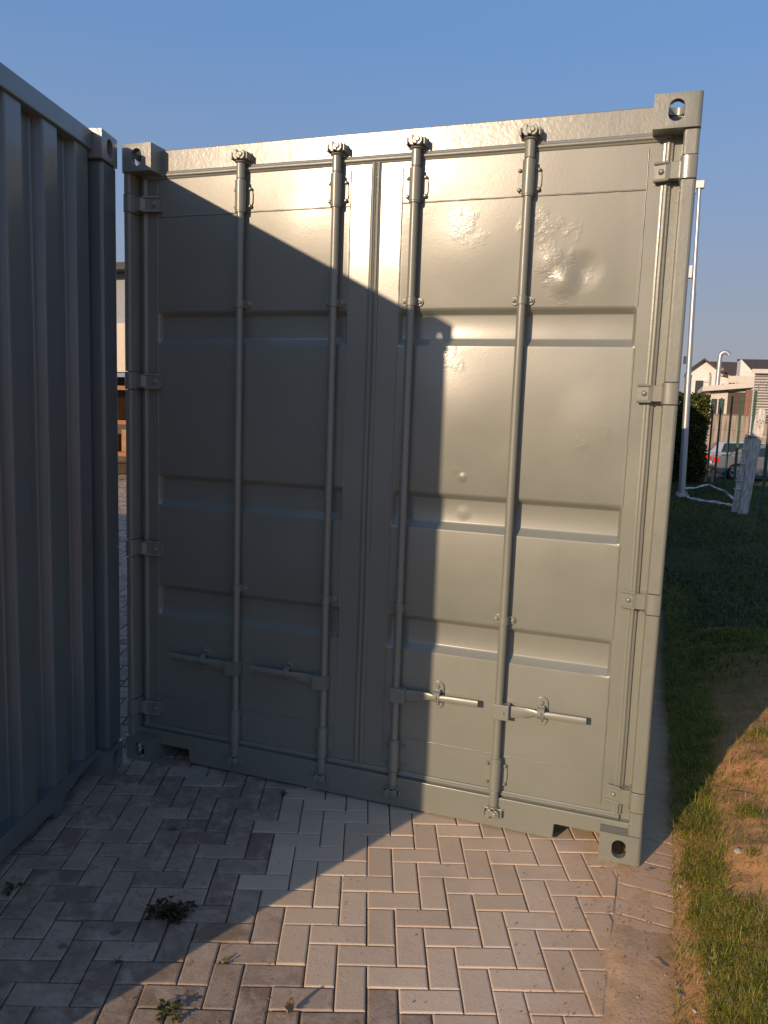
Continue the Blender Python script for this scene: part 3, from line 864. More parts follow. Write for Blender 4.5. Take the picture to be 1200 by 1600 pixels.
def blades(name, spots, hmin, hmax, w, mat, flat=1.0):
    rr = random.Random(len(spots))
    V = np.zeros((len(spots) * 5, 3)); T = []
    F = []
    for i, (x, y, k) in enumerate(spots):
        h = rr.uniform(hmin, hmax) * k
        a = rr.uniform(0, 6.283); lean = rr.uniform(0.35, 1.75) * flat
        dx, dy = math.cos(a), math.sin(a)
        ww = w * rr.uniform(0.6, 1.3) / 2
        z = ground_z(x, y) - 0.006
        px, py = -dy * ww, dx * ww
        m = 0.55
        V[i * 5:i * 5 + 5] = [(x - px, y - py, z), (x + px, y + py, z),
                              (x + dx * h * lean * 0.35 + px * .8, y + dy * h * lean * 0.35 + py * .8, z + h * m), (x + dx * h * lean * 0.35 - px * .8, y + dy * h * lean * 0.35 - py * .8, z + h * m),
                              (x + dx * h * lean, y + dy * h * lean, z + h * max(0.35, 1.08 - 0.42 * lean))]
        b = i * 5
        F += [(b, b + 1, b + 2, b + 3), (b + 3, b + 2, b + 4)]
        tt = rr.random(); T += [tt, tt]
    me = bpy.data.meshes.new(name); me.from_pydata(V.tolist(), [], F)
    at = me.attributes.new('tone', 'FLOAT', 'FACE'); at.data.foreach_set('value', T)
    me.materials.append(mat); me.shade_smooth()
    o = bpy.data.objects.new(name, me); link(o); tag(o, kind='stuff')
    return o

def grass_mat(name, a, b, dry):
    t = NT(name)
    tn = t.attr('tone')
    c = t.mix(tn, a, b)
    c = t.mix(t.ramp(tn, [(0.80, 0.0), (0.86, 1.0)]), c, dry)
    t.set(col=c, rough=0.55, spec=0.25)
    tr = t.n.new('ShaderNodeBsdfTranslucent'); t.l(c, tr.inputs[0])
    mx = t.n.new('ShaderNodeMixShader'); mx.inputs[0].default_value = 0.35
    out = t.n['Material Output']
    t.l(t.b.outputs[0], mx.inputs[1]); t.l(tr.outputs[0], mx.inputs[2]); t.l(mx.outputs[0], out.inputs[0])
    return t.m
M_grass = grass_mat('grass_blade', (0.17, 0.21, 0.022), (0.44, 0.42, 0.048), (0.52, 0.40, 0.17))
rg = random.Random(21)
sp = []
while len(sp) < 84000:
    x = 2.555 + 1.2 * rg.random() ** 1.6; y = rg.uniform(-1.9, 3.4)
    if rg.random() < grass_density(x, y):
        tuft = 0.6 + 0.7 * max(0, nz(x * 7, y * 7, 20) + 0.3)
        sp.append((x, y, tuft))
while len(sp) < 88000:       # taller fringe against the container side
    x = 2.56 + abs(rg.gauss(0, 0.10)); y = rg.uniform(0.35, 5.5)
    sp.append((x, y, 1.7))
blades('bank_grass', sp, 0.018, 0.058, 0.0026, M_grass)
sp = []
for _ in range(60000):
    y = 2.0 + 20.5 * rg.random() ** 1.5
    x = rg.uniform(2.5, 7.5)
    if y < 4.5 and rg.random() > grass_density(x, y): continue
    if nz(x * 0.9, y * 0.9, 31) > 0.28 and rg.random() < 0.7: continue
    sp.append((x, y, 1.0 + 0.05 * y))
blades('lawn_grass', sp, 0.03, 0.07, 0.010, grass_mat('lawn_blade', (0.060, 0.085, 0.015), (0.14, 0.165, 0.032), (0.24, 0.19, 0.08)))

# ------------------------------------------------------------------ weeds, leaf, stones, twigs
def leaf_geo(mb, base, az, tilt, length, width, curl=0.35):
    b = Vector(base); d = Vector((math.cos(az), math.sin(az), 0)); s = Vector((-d.y, d.x, 0))
    n = 5; prev = None
    L = []
    for k in range(n + 1):
        f = k / n
        w = width * math.sin(math.pi * (0.08 + 0.92 * f)) ** 0.8 * (1 + 0.25 * math.sin(f * 19)) if f < 1 else 0.0005
        p = b + d * (length * f * math.cos(tilt * (1 - 0.3 * f))) + Vector((0, 0, length * (math.sin(tilt) * f - curl * f * f)))
        L.append((p - s * w / 2 + Vector((0, 0, w * 0.15)), p, p + s * w / 2 + Vector((0, 0, w * 0.15))))
    v = [q for r in L for q in r]
    f = []
    for k in range(n):
        f += [(3 * k, 3 * k + 1, 3 * k + 4, 3 * k + 3), (3 * k + 1, 3 * k + 2, 3 * k + 5, 3 * k + 4)]
    mb.add(v, f)

def leafmat(name, a, b):
    t = NT(name)
    c = t.mix(t.ramp(t.noise(60, 3), [(0.35, 0.0), (0.65, 1.0)]), a, b)
    return t.set(col=c, rough=0.55, spec=0.3)
M_weed_dark = leafmat('dark_weed_leaf', (0.030, 0.026, 0.014), (0.065, 0.056, 0.026))
M_weed = leafmat('weed_leaf', (0.06, 0.075, 0.02), (0.15, 0.13, 0.05))
M_weed_green = leafmat('green_weed_leaf', (0.025, 0.05, 0.012), (0.06, 0.10, 0.025))

def weed(x, y, n, length, spread, mat, label, seed, tall=0.5):
    rw = random.Random(seed)
    o = empty('weed', (x, y, 0), 0, label, 'weed', 'weeds in the paving joints')
    mb = MB(); st = MB()
    for k in range(n):
        az = rw.uniform(0, 6.283); rr = rw.uniform(0, spread)
        bx, by = math.cos(az) * rr, math.sin(az) * rr
        hh = rw.uniform(0.002, spread * tall)
        st.tube([(bx * 0.15, by * 0.15, -0.004), (bx * 0.6, by * 0.6, hh * 0.6), (bx, by, hh)], [0.0014, 0.0011, 0.0008], n=5)
        for q in range(rw.randint(1, 3)):
            leaf_geo(mb, (bx, by, hh), az + rw.uniform(-1.3, 1.3), rw.uniform(0.0, 0.9), length * rw.uniform(0.5, 1.2), length * rw.uniform(0.3, 0.55), rw.uniform(0.1, 0.5))
    mb.build('leaves', mat, o, recalc=False, smooth=60)
    st.build('stem', mat, o)
    return o
weed(0.918, -0.945, 95, 0.024, 0.072, M_weed_dark, 'large dark withered weed clump on shaded pavers', 1, 0.45)
weed(1.172, -1.315, 26, 0.022, 0.038, M_weed, 'yellowish weed in a joint just inside the sunlit pavers at the bottom', 2, 0.5)
weed(0.318, -1.035, 14, 0.020, 0.030, M_weed_green, 'green weed at the left frame edge on shaded pavers', 3, 0.5)
weed(0.880, -0.030, 9, 0.015, 0.018, M_weed_green, 'small weed at the foot of the container doors', 4, 0.4)
weed(1.213, -1.080, 8, 0.013, 0.016, M_weed, 'tiny green sprig in a joint near the sun and shadow line', 5, 0.4)
weed(0.900, -1.196, 7, 0.010, 0.013, M_weed_green, 'small moss-like weed in a joint nearer the camera than the dark clump', 6, 0.3)

mb = MB()
lv = []
for k in range(7):
    f = k / 6
    w = 0.017 * math.sin(math.pi * (0.1 + 0.88 * f)) ** 0.7
    for s in (-1, 0, 1):
        lv.append((0.040 * (f - 0.5), s * w, 0.004 + 0.010 * abs(s) + 0.012 * (f - 0.4) ** 2 * 4))
lf = []
for k in range(6):
    for s in range(2):
        lf.append((3 * k + s, 3 * k + s + 1, 3 * k + 3 + s + 1, 3 * k + 3 + s))
mb.add(lv, lf)
o = mb.build('fallen_leaf', leafmat('dry_leaf', (0.30, 0.17, 0.07), (0.42, 0.27, 0.13)), recalc=False, smooth=60)
o.location = (1.482, -1.188, 0.010); o.rotation_euler = (R(38), R(-14), R(110))
sm = o.modifiers.new('solid', 'SOLIDIFY'); sm.thickness = 0.0008
tag(o, 'curled dry orange leaf lying on sunlit pavers at the bottom', 'leaf')

M_stone_w = simple('pale_stone', (0.42, 0.37, 0.30), 0.8, var=0.2, scale=60, bump=0.3)
M_stone_b = simple('brown_stone', (0.34, 0.25, 0.17), 0.85, var=0.2, scale=60, bump=0.3)
def stone(x, y, r, mat, label, seed):
    rs = random.Random(seed)
    bm = bmesh.new(); bmesh.ops.create_icosphere(bm, subdivisions=3, radius=1.0)
    r *= 0.62; sx, sy, sz = rs.uniform(0.8, 1.7), rs.uniform(0.7, 1.1), rs.uniform(0.45, 0.75)
    for v in bm.verts:
        k = 1 + 0.28 * mnoise.noise(v.co * 1.1 + Vector((seed * 3.1, 0, 0))) + 0.10 * mnoise.noise(v.co * 3 + Vector((seed, 5, 0)))
        v.co = Vector((v.co.x * sx, v.co.y * sy, v.co.z * sz)) * k * r
    me = bpy.data.meshes.new('stone'); bm.to_mesh(me); bm.free(); me.materials.append(mat); me.shade_smooth()
    o = bpy.data.objects.new('stone', me); link(o)
    o.location = (x, y, max(ground_z(x, y), 0.0 if x < 2.56 else -1) + r * 0.25); o.rotation_euler = (0, 0, rs.uniform(0, 6.28))
    tag(o, label, 'stone', 'loose stones along the bank')
    return o
STONES = [(2.585, -0.085, 0.016, 0, 'rounded stone at the paving corner below the container'), (2.675, -0.055, 0.012, 1, 'small stone in the grass near the shadow edge'),
          (2.578, -0.24, 0.011, 0, 'white chip beside the upper edge of the sandy strip'), (2.60, -0.50, 0.010, 0, 'little pale pebble where sand meets grass'),
          (2.67, -0.545, 0.016, 0, 'white shard of stone standing in the bank grass'), (2.655, -0.60, 0.013, 0, 'flat pale stone below the white shard'),
          (2.565, -0.66, 0.011, 0, 'pale pebble on the sand close to the grass fringe'), (2.575, -0.70, 0.020, 1, 'grey stone half sunk where the sand ends'),
          (2.61, -0.77, 0.012, 0, 'light pebble below the half sunk grey stone'), (2.655, -0.835, 0.019, 1, 'brown stone in the grass near the lower right'),
          (2.63, -0.90, 0.015, 1, 'dull stone at the lowest part of the fringe'), (2.79, 0.07, 0.024, 0, 'round stone on bare soil in the sun beside the shadow'),
          (2.53, -0.62, 0.006, 0, 'tiny grit stone out on the sand'), (2.45, -0.75, 0.006, 0, 'tiny grit stone on the sand nearer the pavers')]
for i, (x, y, r, k, lab) in enumerate(STONES):
    stone(x, y, r, M_stone_w if k == 0 else M_stone_b, lab, i + 1)

# loose grit and crumbs of soil over the paving and the sandy strip
def grit():
    rr = random.Random(77); mb = MB()
    n = 0
    while n < 1500:
        if rr.random() < 0.55: x, y = rr.uniform(2.2, 2.66), rr.uniform(-1.4, 0.3)
        else: x, y = rr.uniform(0.1, 2.4), rr.uniform(-1.8, 0.0)
        if nz(x * 4, y * 4, 50) < -0.05 and rr.random() < 0.8: continue
        r_ = 0.0012 + 0.0028 * rr.random() ** 3
        z = (0.001 if x < 2.36 else max(ground_z(x, y), -0.002)) + r_ * 0.3
        vs = [(x + r_ * rr.uniform(0.6, 1.3) * a, y + r_ * rr.uniform(0.6, 1.3) * b, z + r_ * rr.uniform(0.5, 1.0) * c) for a, b, c in ((1, 0, 0), (0, 1, 0), (-1, 0, 0), (0, -1, 0), (0, 0, 1), (0, 0, -1))]
        mb.add(vs, [(0, 1, 4), (1, 2, 4), (2, 3, 4), (3, 0, 4), (1, 0, 5), (2, 1, 5), (3, 2, 5), (0, 3, 5)]); n += 1
    o = mb.build('grit', simple('soil_crumb', (0.26, 0.18, 0.12), 0.95, var=0.4, scale=50), recalc=False); tag(o, kind='stuff')
grit()

M_twig = simple('twig_bark', (0.16, 0.11, 0.07), 0.9)
for i, (x, y, a, L, lab) in enumerate([(2.47, -0.02, 0.3, 0.03, 'small dark twig on the paving by the container corner'), (2.50, -0.60, 2.4, 0.05, 'thin twig lying on the sand beside the grass'),
                                       (2.74, -0.18, 1.0, 0.09, 'dry twig in the sunlit bank grass'), (2.85, 0.62, 0.2, 0.12, 'pale stick on shaded soil near the shadow edge')]):
    mb = MB(); r_ = random.Random(i)
    pts = [(math.cos(a) * L * (k / 4 - 0.5), math.sin(a) * L * (k / 4 - 0.5) + r_.uniform(-1, 1) * L * 0.06, r_.uniform(0, 0.004)) for k in range(5)]
    mb.tube(pts, [0.002, 0.0024, 0.0022, 0.0018, 0.001], n=6)
    o = mb.build('twig', M_twig, smooth=60); o.location = (x, y, ground_z(x, y) + 0.012)
    tag(o, lab, 'twig', 'twigs on the ground')

# ------------------------------------------------------------------ steel pole behind the container
M_galv = NT('galvanised_steel')
f = M_galv.noise(30, 4)
M_galv = M_galv.set(col=M_galv.mix(f, (0.42, 0.43, 0.44), (0.60, 0.61, 0.62)), rough=0.42, metal=0.75)
M_white = simple('white_plastic', (0.75, 0.75, 0.74), 0.5, var=0.05)
pole = empty('steel_pole', (2.935, 16.3, 0), 0, 'tall silver steel pole in stepped sections rising behind the right side of the container', 'pole')
def axis(z): return (-0.165 * z / 7.05, 0, z)
mb = MB(); 
mb.tube([axis(0), axis(2.0), axis(2.75)], [0.078, 0.074, 0.072], n=20)
mb.tube([axis(2.74), axis(2.80)], [0.080, 0.080], n=20)
mb.tube([axis(2.80), axis(4.6)], [0.060, 0.056], n=20)
mb.tube([axis(4.58), axis(4.64)], [0.064, 0.064], n=20)
mb.tube([axis(4.64), axis(6.0), axis(6.95)], [0.048, 0.043, 0.040], n=20)
mb.build('shaft', M_galv, pole, smooth=40)
mb = MB(); mb.box(-0.29, -0.06, -0.05, 0.05, 6.88, 7.06); mb.box(-0.30, -0.22, -0.045, 0.045, 6.78, 6.89)
mb.build('head_fitting', M_galv, pole, bevel=0.015)
MB().box(-0.262, -0.165, -0.07, 0.07, 4.95, 5.22).build('junction_box', M_white, pole, bevel=0.01)
MB().box(-0.20, -0.14, -0.02, 0.02, 3.05, 3.22).build('cable_clip', simple('dark_clip', (0.03, 0.035, 0.05), 0.5), pole, bevel=0.005)
mb = MB()
for k in range(9):
    a = k * 0.7; 
    mb.obox(Matrix.Translation((math.cos(a) * 0.10, math.sin(a) * 0.10, 0.03 + 0.02 * (k % 3))) @ Matrix.Rotation(a, 4, 'Z') @ Matrix.Rotation(R(35 + 9 * k), 4, 'Y'), 0.10, 0.14, 0.006)
mb.build('foot_wrap', M_white, pole)

# barrier tape lying between pole and timber post
def ribbon(pts, w, label):
    mb = MB(); n = len(pts); vs = []
    pts = [Vector(p) for p in pts]
    fine = []
    for i in range(n - 1):
        for k in range(8):
            fine.append(pts[i].lerp(pts[i + 1], k / 8))
    fine.append(pts[-1])
    for i, p in enumerate(fine):
        d = (fine[min(i + 1, len(fine) - 1)] - fine[max(i - 1, 0)]).normalized()
        s = Vector((-d.y, d.x, 0)); tw = 0.7 * math.sin(i * 0.55) + 0.9
        off = s * math.cos(tw) * w / 2 + Vector((0, 0, math.sin(tw) * w / 2))
        z = ground_z(p.x, p.y) + 0.05 + p.z
        q = Vector((p.x, p.y, z))
        vs += [q - off, q + off]
    mb.add(vs, [(2 * i, 2 * i + 1, 2 * i + 3, 2 * i + 2) for i in range(len(fine) - 1)])
    o = mb.build('barrier_tape', M_white, recalc=False, smooth=60)
    sm = o.modifiers.new('solid', 'SOLIDIFY'); sm.thickness = 0.001
    return tag(o, label, 'tape', 'loose tape on the lawn')
ribbon([(2.95, 17.8, 0), (3.35, 18.7, 0.01), (3.68, 19.4, 0.03), (3.92, 17.6, 0.05), (3.98, 15.4, 0.06), (3.96, 13.85, 0.10)], 0.06, 'farther strand of white tape lying on the lawn')
ribbon([(3.02, 16.1, 0.10), (3.06, 15.6, 0), (3.25, 15.2, 0.0), (3.55, 14.9, 0.02), (3.74, 14.4, 0.04), (3.86, 13.75, 0.06)], 0.06, 'nearer strand of white tape lying on the lawn')

# ------------------------------------------------------------------ white timber post leaning at the fence
M_whitewood = NT('weathered_white_timber')
f = M_whitewood.noise(40, 5, 0.65, vec=M_whitewood.mapping((1, 1, 0.12)))
M_whitewood = M_whitewood.set(col=M_whitewood.mix(M_whitewood.ramp(f, [(0.42, 0.0), (0.62, 1.0)]), (0.42, 0.39, 0.35), (0.80, 0.78, 0.74)), rough=0.8, nor=M_whitewood.bump(f, 0.5, 0.01))
wp = empty('timber_post', (3.985, 13.4, 0.0), 0, 'weathered white timber post with rounded top and drilled holes, leaning at the green fence', 'post')
lean = Matrix.Rotation(R(4.6), 4, 'Y')
def leaned(o): o.matrix_local = lean; return o
out = [(-0.088, 0.0), (0.088, 0.0), (0.092, 1.90)] + [(0.092 * math.cos(R(a)), 1.90 + 0.15 * math.sin(R(a))) for a in (25, 50, 70, 90, 110, 130, 155)] + [(-0.092, 1.90)]
mb = MB(); mb.prism(out, lambda u, v, a: (u, a, v), -0.03, 0.03)
leaned(mb.build('board', M_whitewood, wp, bevel=0.006))
mb = MB()
M_hole = simple('dark_hole', (0.015, 0.012, 0.01), 0.9)
for hx, hz in ((-0.045, 1.79), (0.0, 1.82), (0.03, 1.77), (0.058, 1.81), (0.02, 1.70)):
    mb = MB(); mb.tube([(hx, -0.034, hz), (hx, -0.029, hz)], 0.011, n=10)
    leaned(mb.build('bolt_hole', M_hole, wp))
mb = MB(); mb.box(-0.20, 0.17, -0.06, 0.10, 1.50, 1.53); mb.box(-0.15, 0.10, 0.032, 0.09, 1.30, 1.50)
leaned(mb.build('cross_cap', M_whitewood, wp, bevel=0.005))
mb = MB(); mb.box(-0.20, -0.095, 0.02, 0.10, 0.02, 1.49)
for z in (0.25, 0.45, 0.62, 0.95, 1.22): mb.box(-0.225, -0.09, 0.0, 0.12, z, z + 0.025)
leaned(mb.build('side_batten', M_whitewood, wp, bevel=0.004))

# ------------------------------------------------------------------ green post fence
M_green = simple('green_fence_paint', (0.018, 0.085, 0.048), 0.45, var=0.2)
fence = empty('wire_fence', (4.1, 17.5, 0), 0, 'dark green steel post fence with wires along the right edge of the lawn', 'fence')
FP = [(3.83, 23.2), (3.97, 21.9), (4.08, 19.6), (4.14, 17.6), (4.24, 15.6), (4.262, 13.0), (4.33, 10.8), (4.38, 8.4)]
for i, (x, y) in enumerate(FP):
    z0 = ground_z(x, y)
    mb = MB()
    mb.box(x - 4.1 - 0.028, x - 4.1 + 0.028, y - 17.5 - 0.006, y - 17.5 + 0.006, z0 - 0.02, z0 + 2.45)
    mb.box(x - 4.1 - 0.028, x - 4.1 - 0.018, y - 17.5, y - 17.5 + 0.05, z0 - 0.02, z0 + 2.44)
    mb.box(x - 4.1 + 0.018, x - 4.1 + 0.028, y - 17.5, y - 17.5 + 0.05, z0 - 0.02, z0 + 2.44)
    mb.build('fence_post', M_green, fence)
for zz in (0.15, 0.85, 1.55, 2.25):
    mb = MB(); mb.tube([(x - 4.1, y - 17.5, ground_z(x, y) + zz) for x, y in FP], 0.003, n=5)
    mb.build('fence_wire', M_green, fence)

# pale timber stubs at the end of the lawn
M_stub = simple('pale_timber', (0.52, 0.36, 0.19), 0.8, var=0.2, scale=8)
for i, (x0, x1, z1, lab) in enumerate([(3.56, 3.72, 0.62, 'broad pale timber stub by the hedge at the lawn end'), (3.83, 3.90, 0.36, 'short narrow timber stub to the right of the broad one')]):
    mb = MB(); mb.box(-(x1 - x0) / 2, (x1 - x0) / 2, -0.05, 0.05, -0.05, z1)
    mb.box(-(x1 - x0) / 2 - 0.012, (x1 - x0) / 2 + 0.012, -0.062, 0.062, z1 * 0.62, z1 * 0.66)
    o = mb.build('timber_stub', M_stub, bevel=0.008); o.location = ((x0 + x1) / 2, 21.3, 0.02)
    tag(o, lab, 'post', 'timber stubs at the lawn end')

# ------------------------------------------------------------------ hedge
hedge = empty('hedge', (2.6, 22.0, 0), 0, 'tall dense clipped green hedge between the steel pole and the parked cars', 'hedge')
rh = random.Random(5)
hv, hf, hT = [], [], []
for i in range(26000):
    x = rh.uniform(-1.6, 0.98); y = rh.uniform(-1.5, 1.3)
    face = rh.random()
    z = rh.uniform(0.05, 2.5)
    if face < 0.45: y = -1.5 + abs(rh.gauss(0, 0.10))
    elif face < 0.62: x = 0.98 - abs(rh.gauss(0, 0.09))
    elif face < 0.85: z = 2.5 - abs(rh.gauss(0, 0.10))
    bump_ = 0.16 * nz(x * 1.8, y * 1.8, z * 1.8) + 0.10 * nz(x * 5, y * 5, z * 5)
    c = Vector((x + bump_, y + bump_ - 0.05 * 0, z + bump_ * 0.8))
    if c.z < 0.02: continue
    d = Vector((rh.gauss(0, 1), rh.gauss(0, 1), rh.gauss(0.2, 0.8))).normalized()
    s = d.cross(Vector((rh.gauss(0, 1), rh.gauss(0, 1), rh.gauss(0, 1)))).normalized()
    L = rh.uniform(0.05, 0.10); w = L * 0.32
    b = len(hv); hv += [c - d * L / 2, c + s * w, c + d * L / 2, c - s * w]; hf.append((b, b + 1, b + 2, b + 3)); hT.append(rh.random())
me = bpy.data.meshes.new('foliage'); me.from_pydata([tuple(v) for v in hv], [], hf)
at = me.attributes.new('tone', 'FLOAT', 'FACE'); at.data.foreach_set('value', hT)
me.materials.append(grass_mat('hedge_leaf', (0.030, 0.050, 0.012), (0.12, 0.145, 0.028), (0.20, 0.18, 0.04)))
o = bpy.data.objects.new('foliage', me); link(o, hedge)
mb = MB()
for k in range(14):
    x = -1.4 + 0.17 * k; 
    mb.tube([(x, -0.6 + 0.3 * nz(k, 1), 0), (x + 0.05, -0.3, 1.0), (x - 0.04, -0.2, 2.1)], [0.03, 0.022, 0.01], n=6)
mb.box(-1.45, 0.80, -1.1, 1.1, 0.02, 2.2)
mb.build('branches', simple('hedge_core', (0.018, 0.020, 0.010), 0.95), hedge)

# ------------------------------------------------------------------ parked cars
M_tyre = simple('tyre_rubber', (0.02, 0.02, 0.02), 0.85)
M_rim = simple('alloy_rim', (0.55, 0.55, 0.55), 0.35, metal=0.6)
M_glass = simple('car_glass', (0.02, 0.03, 0.035), 0.08, var=0.05)
M_tail = simple('tail_lamp_red', (0.65, 0.02, 0.015), 0.25, var=0.05)
M_dark = simple('dark_trim', (0.02, 0.02, 0.022), 0.6)
def car(loc, rz, mat, label, hatch):
    c = empty('parked_car', loc, rz, label, 'car', 'cars parked on the street')
    Lh = 2.2
    if hatch: roof = [(-1.98, 0.98), (-1.62, 1.44), (-0.6, 1.52), (0.35, 1.48), (1.15, 0.98)]
    else: roof = [(-1.45, 0.96), (-0.72, 1.36), (-0.1, 1.43), (0.5, 1.40), (1.30, 0.95)]
    low = [(-2.12, 0.36), (-2.20, 0.55), (-2.17, 0.86), (-2.02, 0.97)] + ([(-1.45, 0.965)] if not hatch else []) + [(1.25, 0.95), (1.75, 0.84), (2.08, 0.70), (2.17, 0.50), (2.12, 0.28)]
    # lower body lofted across the width, with wheel arches cut as notches
    def arch(cx): return [(cx + 0.36 * math.cos(R(a)), 0.28 + 0.40 * math.sin(R(a))) for a in (0, 25, 50, 75, 105, 130, 155, 180)]
    bottom = [(2.02, 0.22)] + arch(1.32)[0:] + [(0.9, 0.2), (-0.9, 0.2)] + arch(-1.32) + [(-2.0, 0.24)]
    outline = low + bottom
    mb = MB(); ws = ((-0.87, 0.95, 0.02), (-0.83, 1.0, 0.0), (0.83, 1.0, 0.0), (0.87, 0.95, 0.02))
    n = len(outline); vs = []
    for (yy, sc, dz) in ((-0.80, 1.0, 0), (-0.87, 0.985, 0), (0.87, 0.985, 0), (0.80, 1.0, 0)):
        vs += [(x * sc, yy if not (abs(yy) < 0.82) else yy, z) for x, z in outline]
    fs = [(r * n + i, r * n + (i + 1) % n, (r + 1) * n + (i + 1) % n, (r + 1) * n + i) for r in (1,) for i in range(n)]
    fs += [tuple(n + i for i in range(n)), tuple(2 * n + i for i in reversed(range(n)))]
    mb.add(vs, fs)
    # cabin
    top = [(x, z) for x, z in roof]
    m = len(top)
    vs = [(x, -0.78 + 0.16 * (z - 0.95) / 0.5, z) for x, z in top] + [(x, 0.78 - 0.16 * (z - 0.95) / 0.5, z) for x, z in top]
    vs2 = vs + [(top[0][0], -0.80, 0.93), (top[-1][0], -0.80, 0.93), (top[0][0], 0.80, 0.93), (top[-1][0], 0.80, 0.93)]
    fs = [(i, i + 1, m + i + 1, m + i) for i in range(m - 1)] + [tuple(range(m)), tuple(range(2 * m - 1, m - 1, -1))]
    mb.add(vs2, fs)
    mb.build('body', mat, c, smooth=30, bevel=0.03, seg=3)
    # windows
    for sy in (-1, 1):
        g = MB()
        def P(x, z): return (x, sy * (0.785 - 0.16 * (z - 0.95) / 0.5 + 0.006), z)
        a, b_ = top[0], top[-1]
        zt = top[2][1] - 0.09
        if hatch: q1 = [(-1.50, 1.0), (-0.35, 1.0), (-0.35, zt), (-1.38, zt - 0.04)]; q2 = [(-0.27, 1.0), (0.92, 1.0), (0.30, zt - 0.02), (-0.27, zt)]
        else: q1 = [(-1.15, 0.99), (-0.25, 0.99), (-0.25, zt), (-0.68, zt - 0.03)]; q2 = [(-0.18, 0.99), (1.08, 0.99), (0.45, zt - 0.02), (-0.18, zt)]
        for q in (q1, q2): g.add([P(*p) for p in q], [(0, 1, 2, 3)])
        o = g.build('side_window', M_glass, c); o.modifiers.new('s', 'SOLIDIFY').thickness = 0.008
    for i0, nm in ((0, 'rear_window'), (m - 2, 'windscreen')):
        (xa, za), (xb, zb) = top[i0], top[i0 + 1]
        g = MB(); off = 0.010 if i0 else -0.010
        k0, k1 = 0.12, 0.90
        q = []
        for k, sy in ((k0, -1), (k0, 1), (k1, 1), (k1, -1)):
            x, z = xa + (xb - xa) * k, za + (zb - za) * k
            q.append((x + off, sy * (0.72 - 0.16 * (z - 0.95) / 0.5), z + 0.012))
        g.add(q, [(0, 1, 2, 3)])
        o = g.build(nm, M_glass, c); o.modifiers.new('s', 'SOLIDIFY').thickness = 0.008
    for sy in (-1, 1):
        MB().box(-2.205, -1.98, *sorted((sy * 0.58, sy * 0.885)), 0.70, 0.88).build('tail_lamp', M_tail, c, bevel=0.02)
        for wx in (-1.32, 1.32):
            w = empty('wheel', (wx, sy * 0.78, 0.30), 0, parent=c)
            g = MB(); g.tube([(0, -0.10, 0), (0, -0.085, 0), (0, 0.085, 0), (0, 0.10, 0)], [0.27, 0.31, 0.31, 0.27], n=28); g.build('tyre', M_tyre, w, smooth=40)
            g = MB()
            g.tube([(0, sy * 0.09, 0), (0, sy * 0.108, 0)], [0.065, 0.055], n=14)
            for k in range(5):
                a = 2 * math.pi * k / 5
                g.obox(Matrix.Translation((math.cos(a) * 0.115, sy * 0.103, math.sin(a) * 0.115)) @ Matrix.Rotation(-a, 4, 'Y'), 0.19, 0.012, 0.055)
            ring = [(math.cos(R(q)) * 0.205, sy * 0.102, math.sin(R(q)) * 0.205) for q in range(0, 361, 15)]
            g.tube(ring, 0.014, n=6)
            g.build('rim', M_rim, w, bevel=0.004)
    MB().box(-2.215, -2.16, -0.70, 0.70, 0.34, 0.46).build('bumper_trim', M_dark, c, bevel=0.01)
    MB().box(-2.222, -2.19, -0.25, 0.25, 0.60, 0.70).build('number_plate', M_white, c)
    return c
M_silver = NT('silver_car_paint').set(col=(0.20, 0.21, 0.24), rough=0.25, metal=0.4, coat=0.6)
M_carwhite = NT('white_car_paint').set(col=(0.34, 0.36, 0.42), rough=0.25, coat=0.6)
car((6.62, 32.6, -0.565), R(4), M_silver, 'silver saloon car parked on the street behind the green fence', False)
car((6.45, 36.0, -0.565), R(2), M_carwhite, 'white hatchback mostly hidden behind the silver saloon', True)

# ------------------------------------------------------------------ yard wall and buildings beyond
def panel_wall_mat(name, a, b, sc=1.6):
    t = NT(name)
    f = t.noise(2.5, 5, 0.6, vec=t.mapping((3.0, 3.0, 0.25)))
    return t.set(col=t.mix(t.ramp(f, [(0.38, 0.0), (0.62, 1.0)]), a, b), rough=0.9)
M_concrete = panel_wall_mat('stained_concrete', (0.24, 0.19, 0.15), (0.42, 0.36, 0.30))
wall = empty('boundary_wall', (4, 38, -0.57), 0, 'tall stained concrete panel wall behind the parked cars', 'wall')
for k in range(11):
    x = 0.15 + k * 1.22
    MB().box(x - 1.5, x - 1.5 + 1.20, 0.0, 0.14, 0.0, 2.66).build('wall_panel', M_concrete, wall, bevel=0.012)
    MB().box(x - 1.5 + 1.195, x - 1.5 + 1.225, 0.02, 0.12, 0.0, 2.64).build('wall_joint', M_dark, wall)
MB().box(-1.4, 12.0, -0.02, 0.16, 2.662, 2.72).build('coping', simple('coping_concrete', (0.22, 0.17, 0.13), 0.9), wall, bevel=0.01)

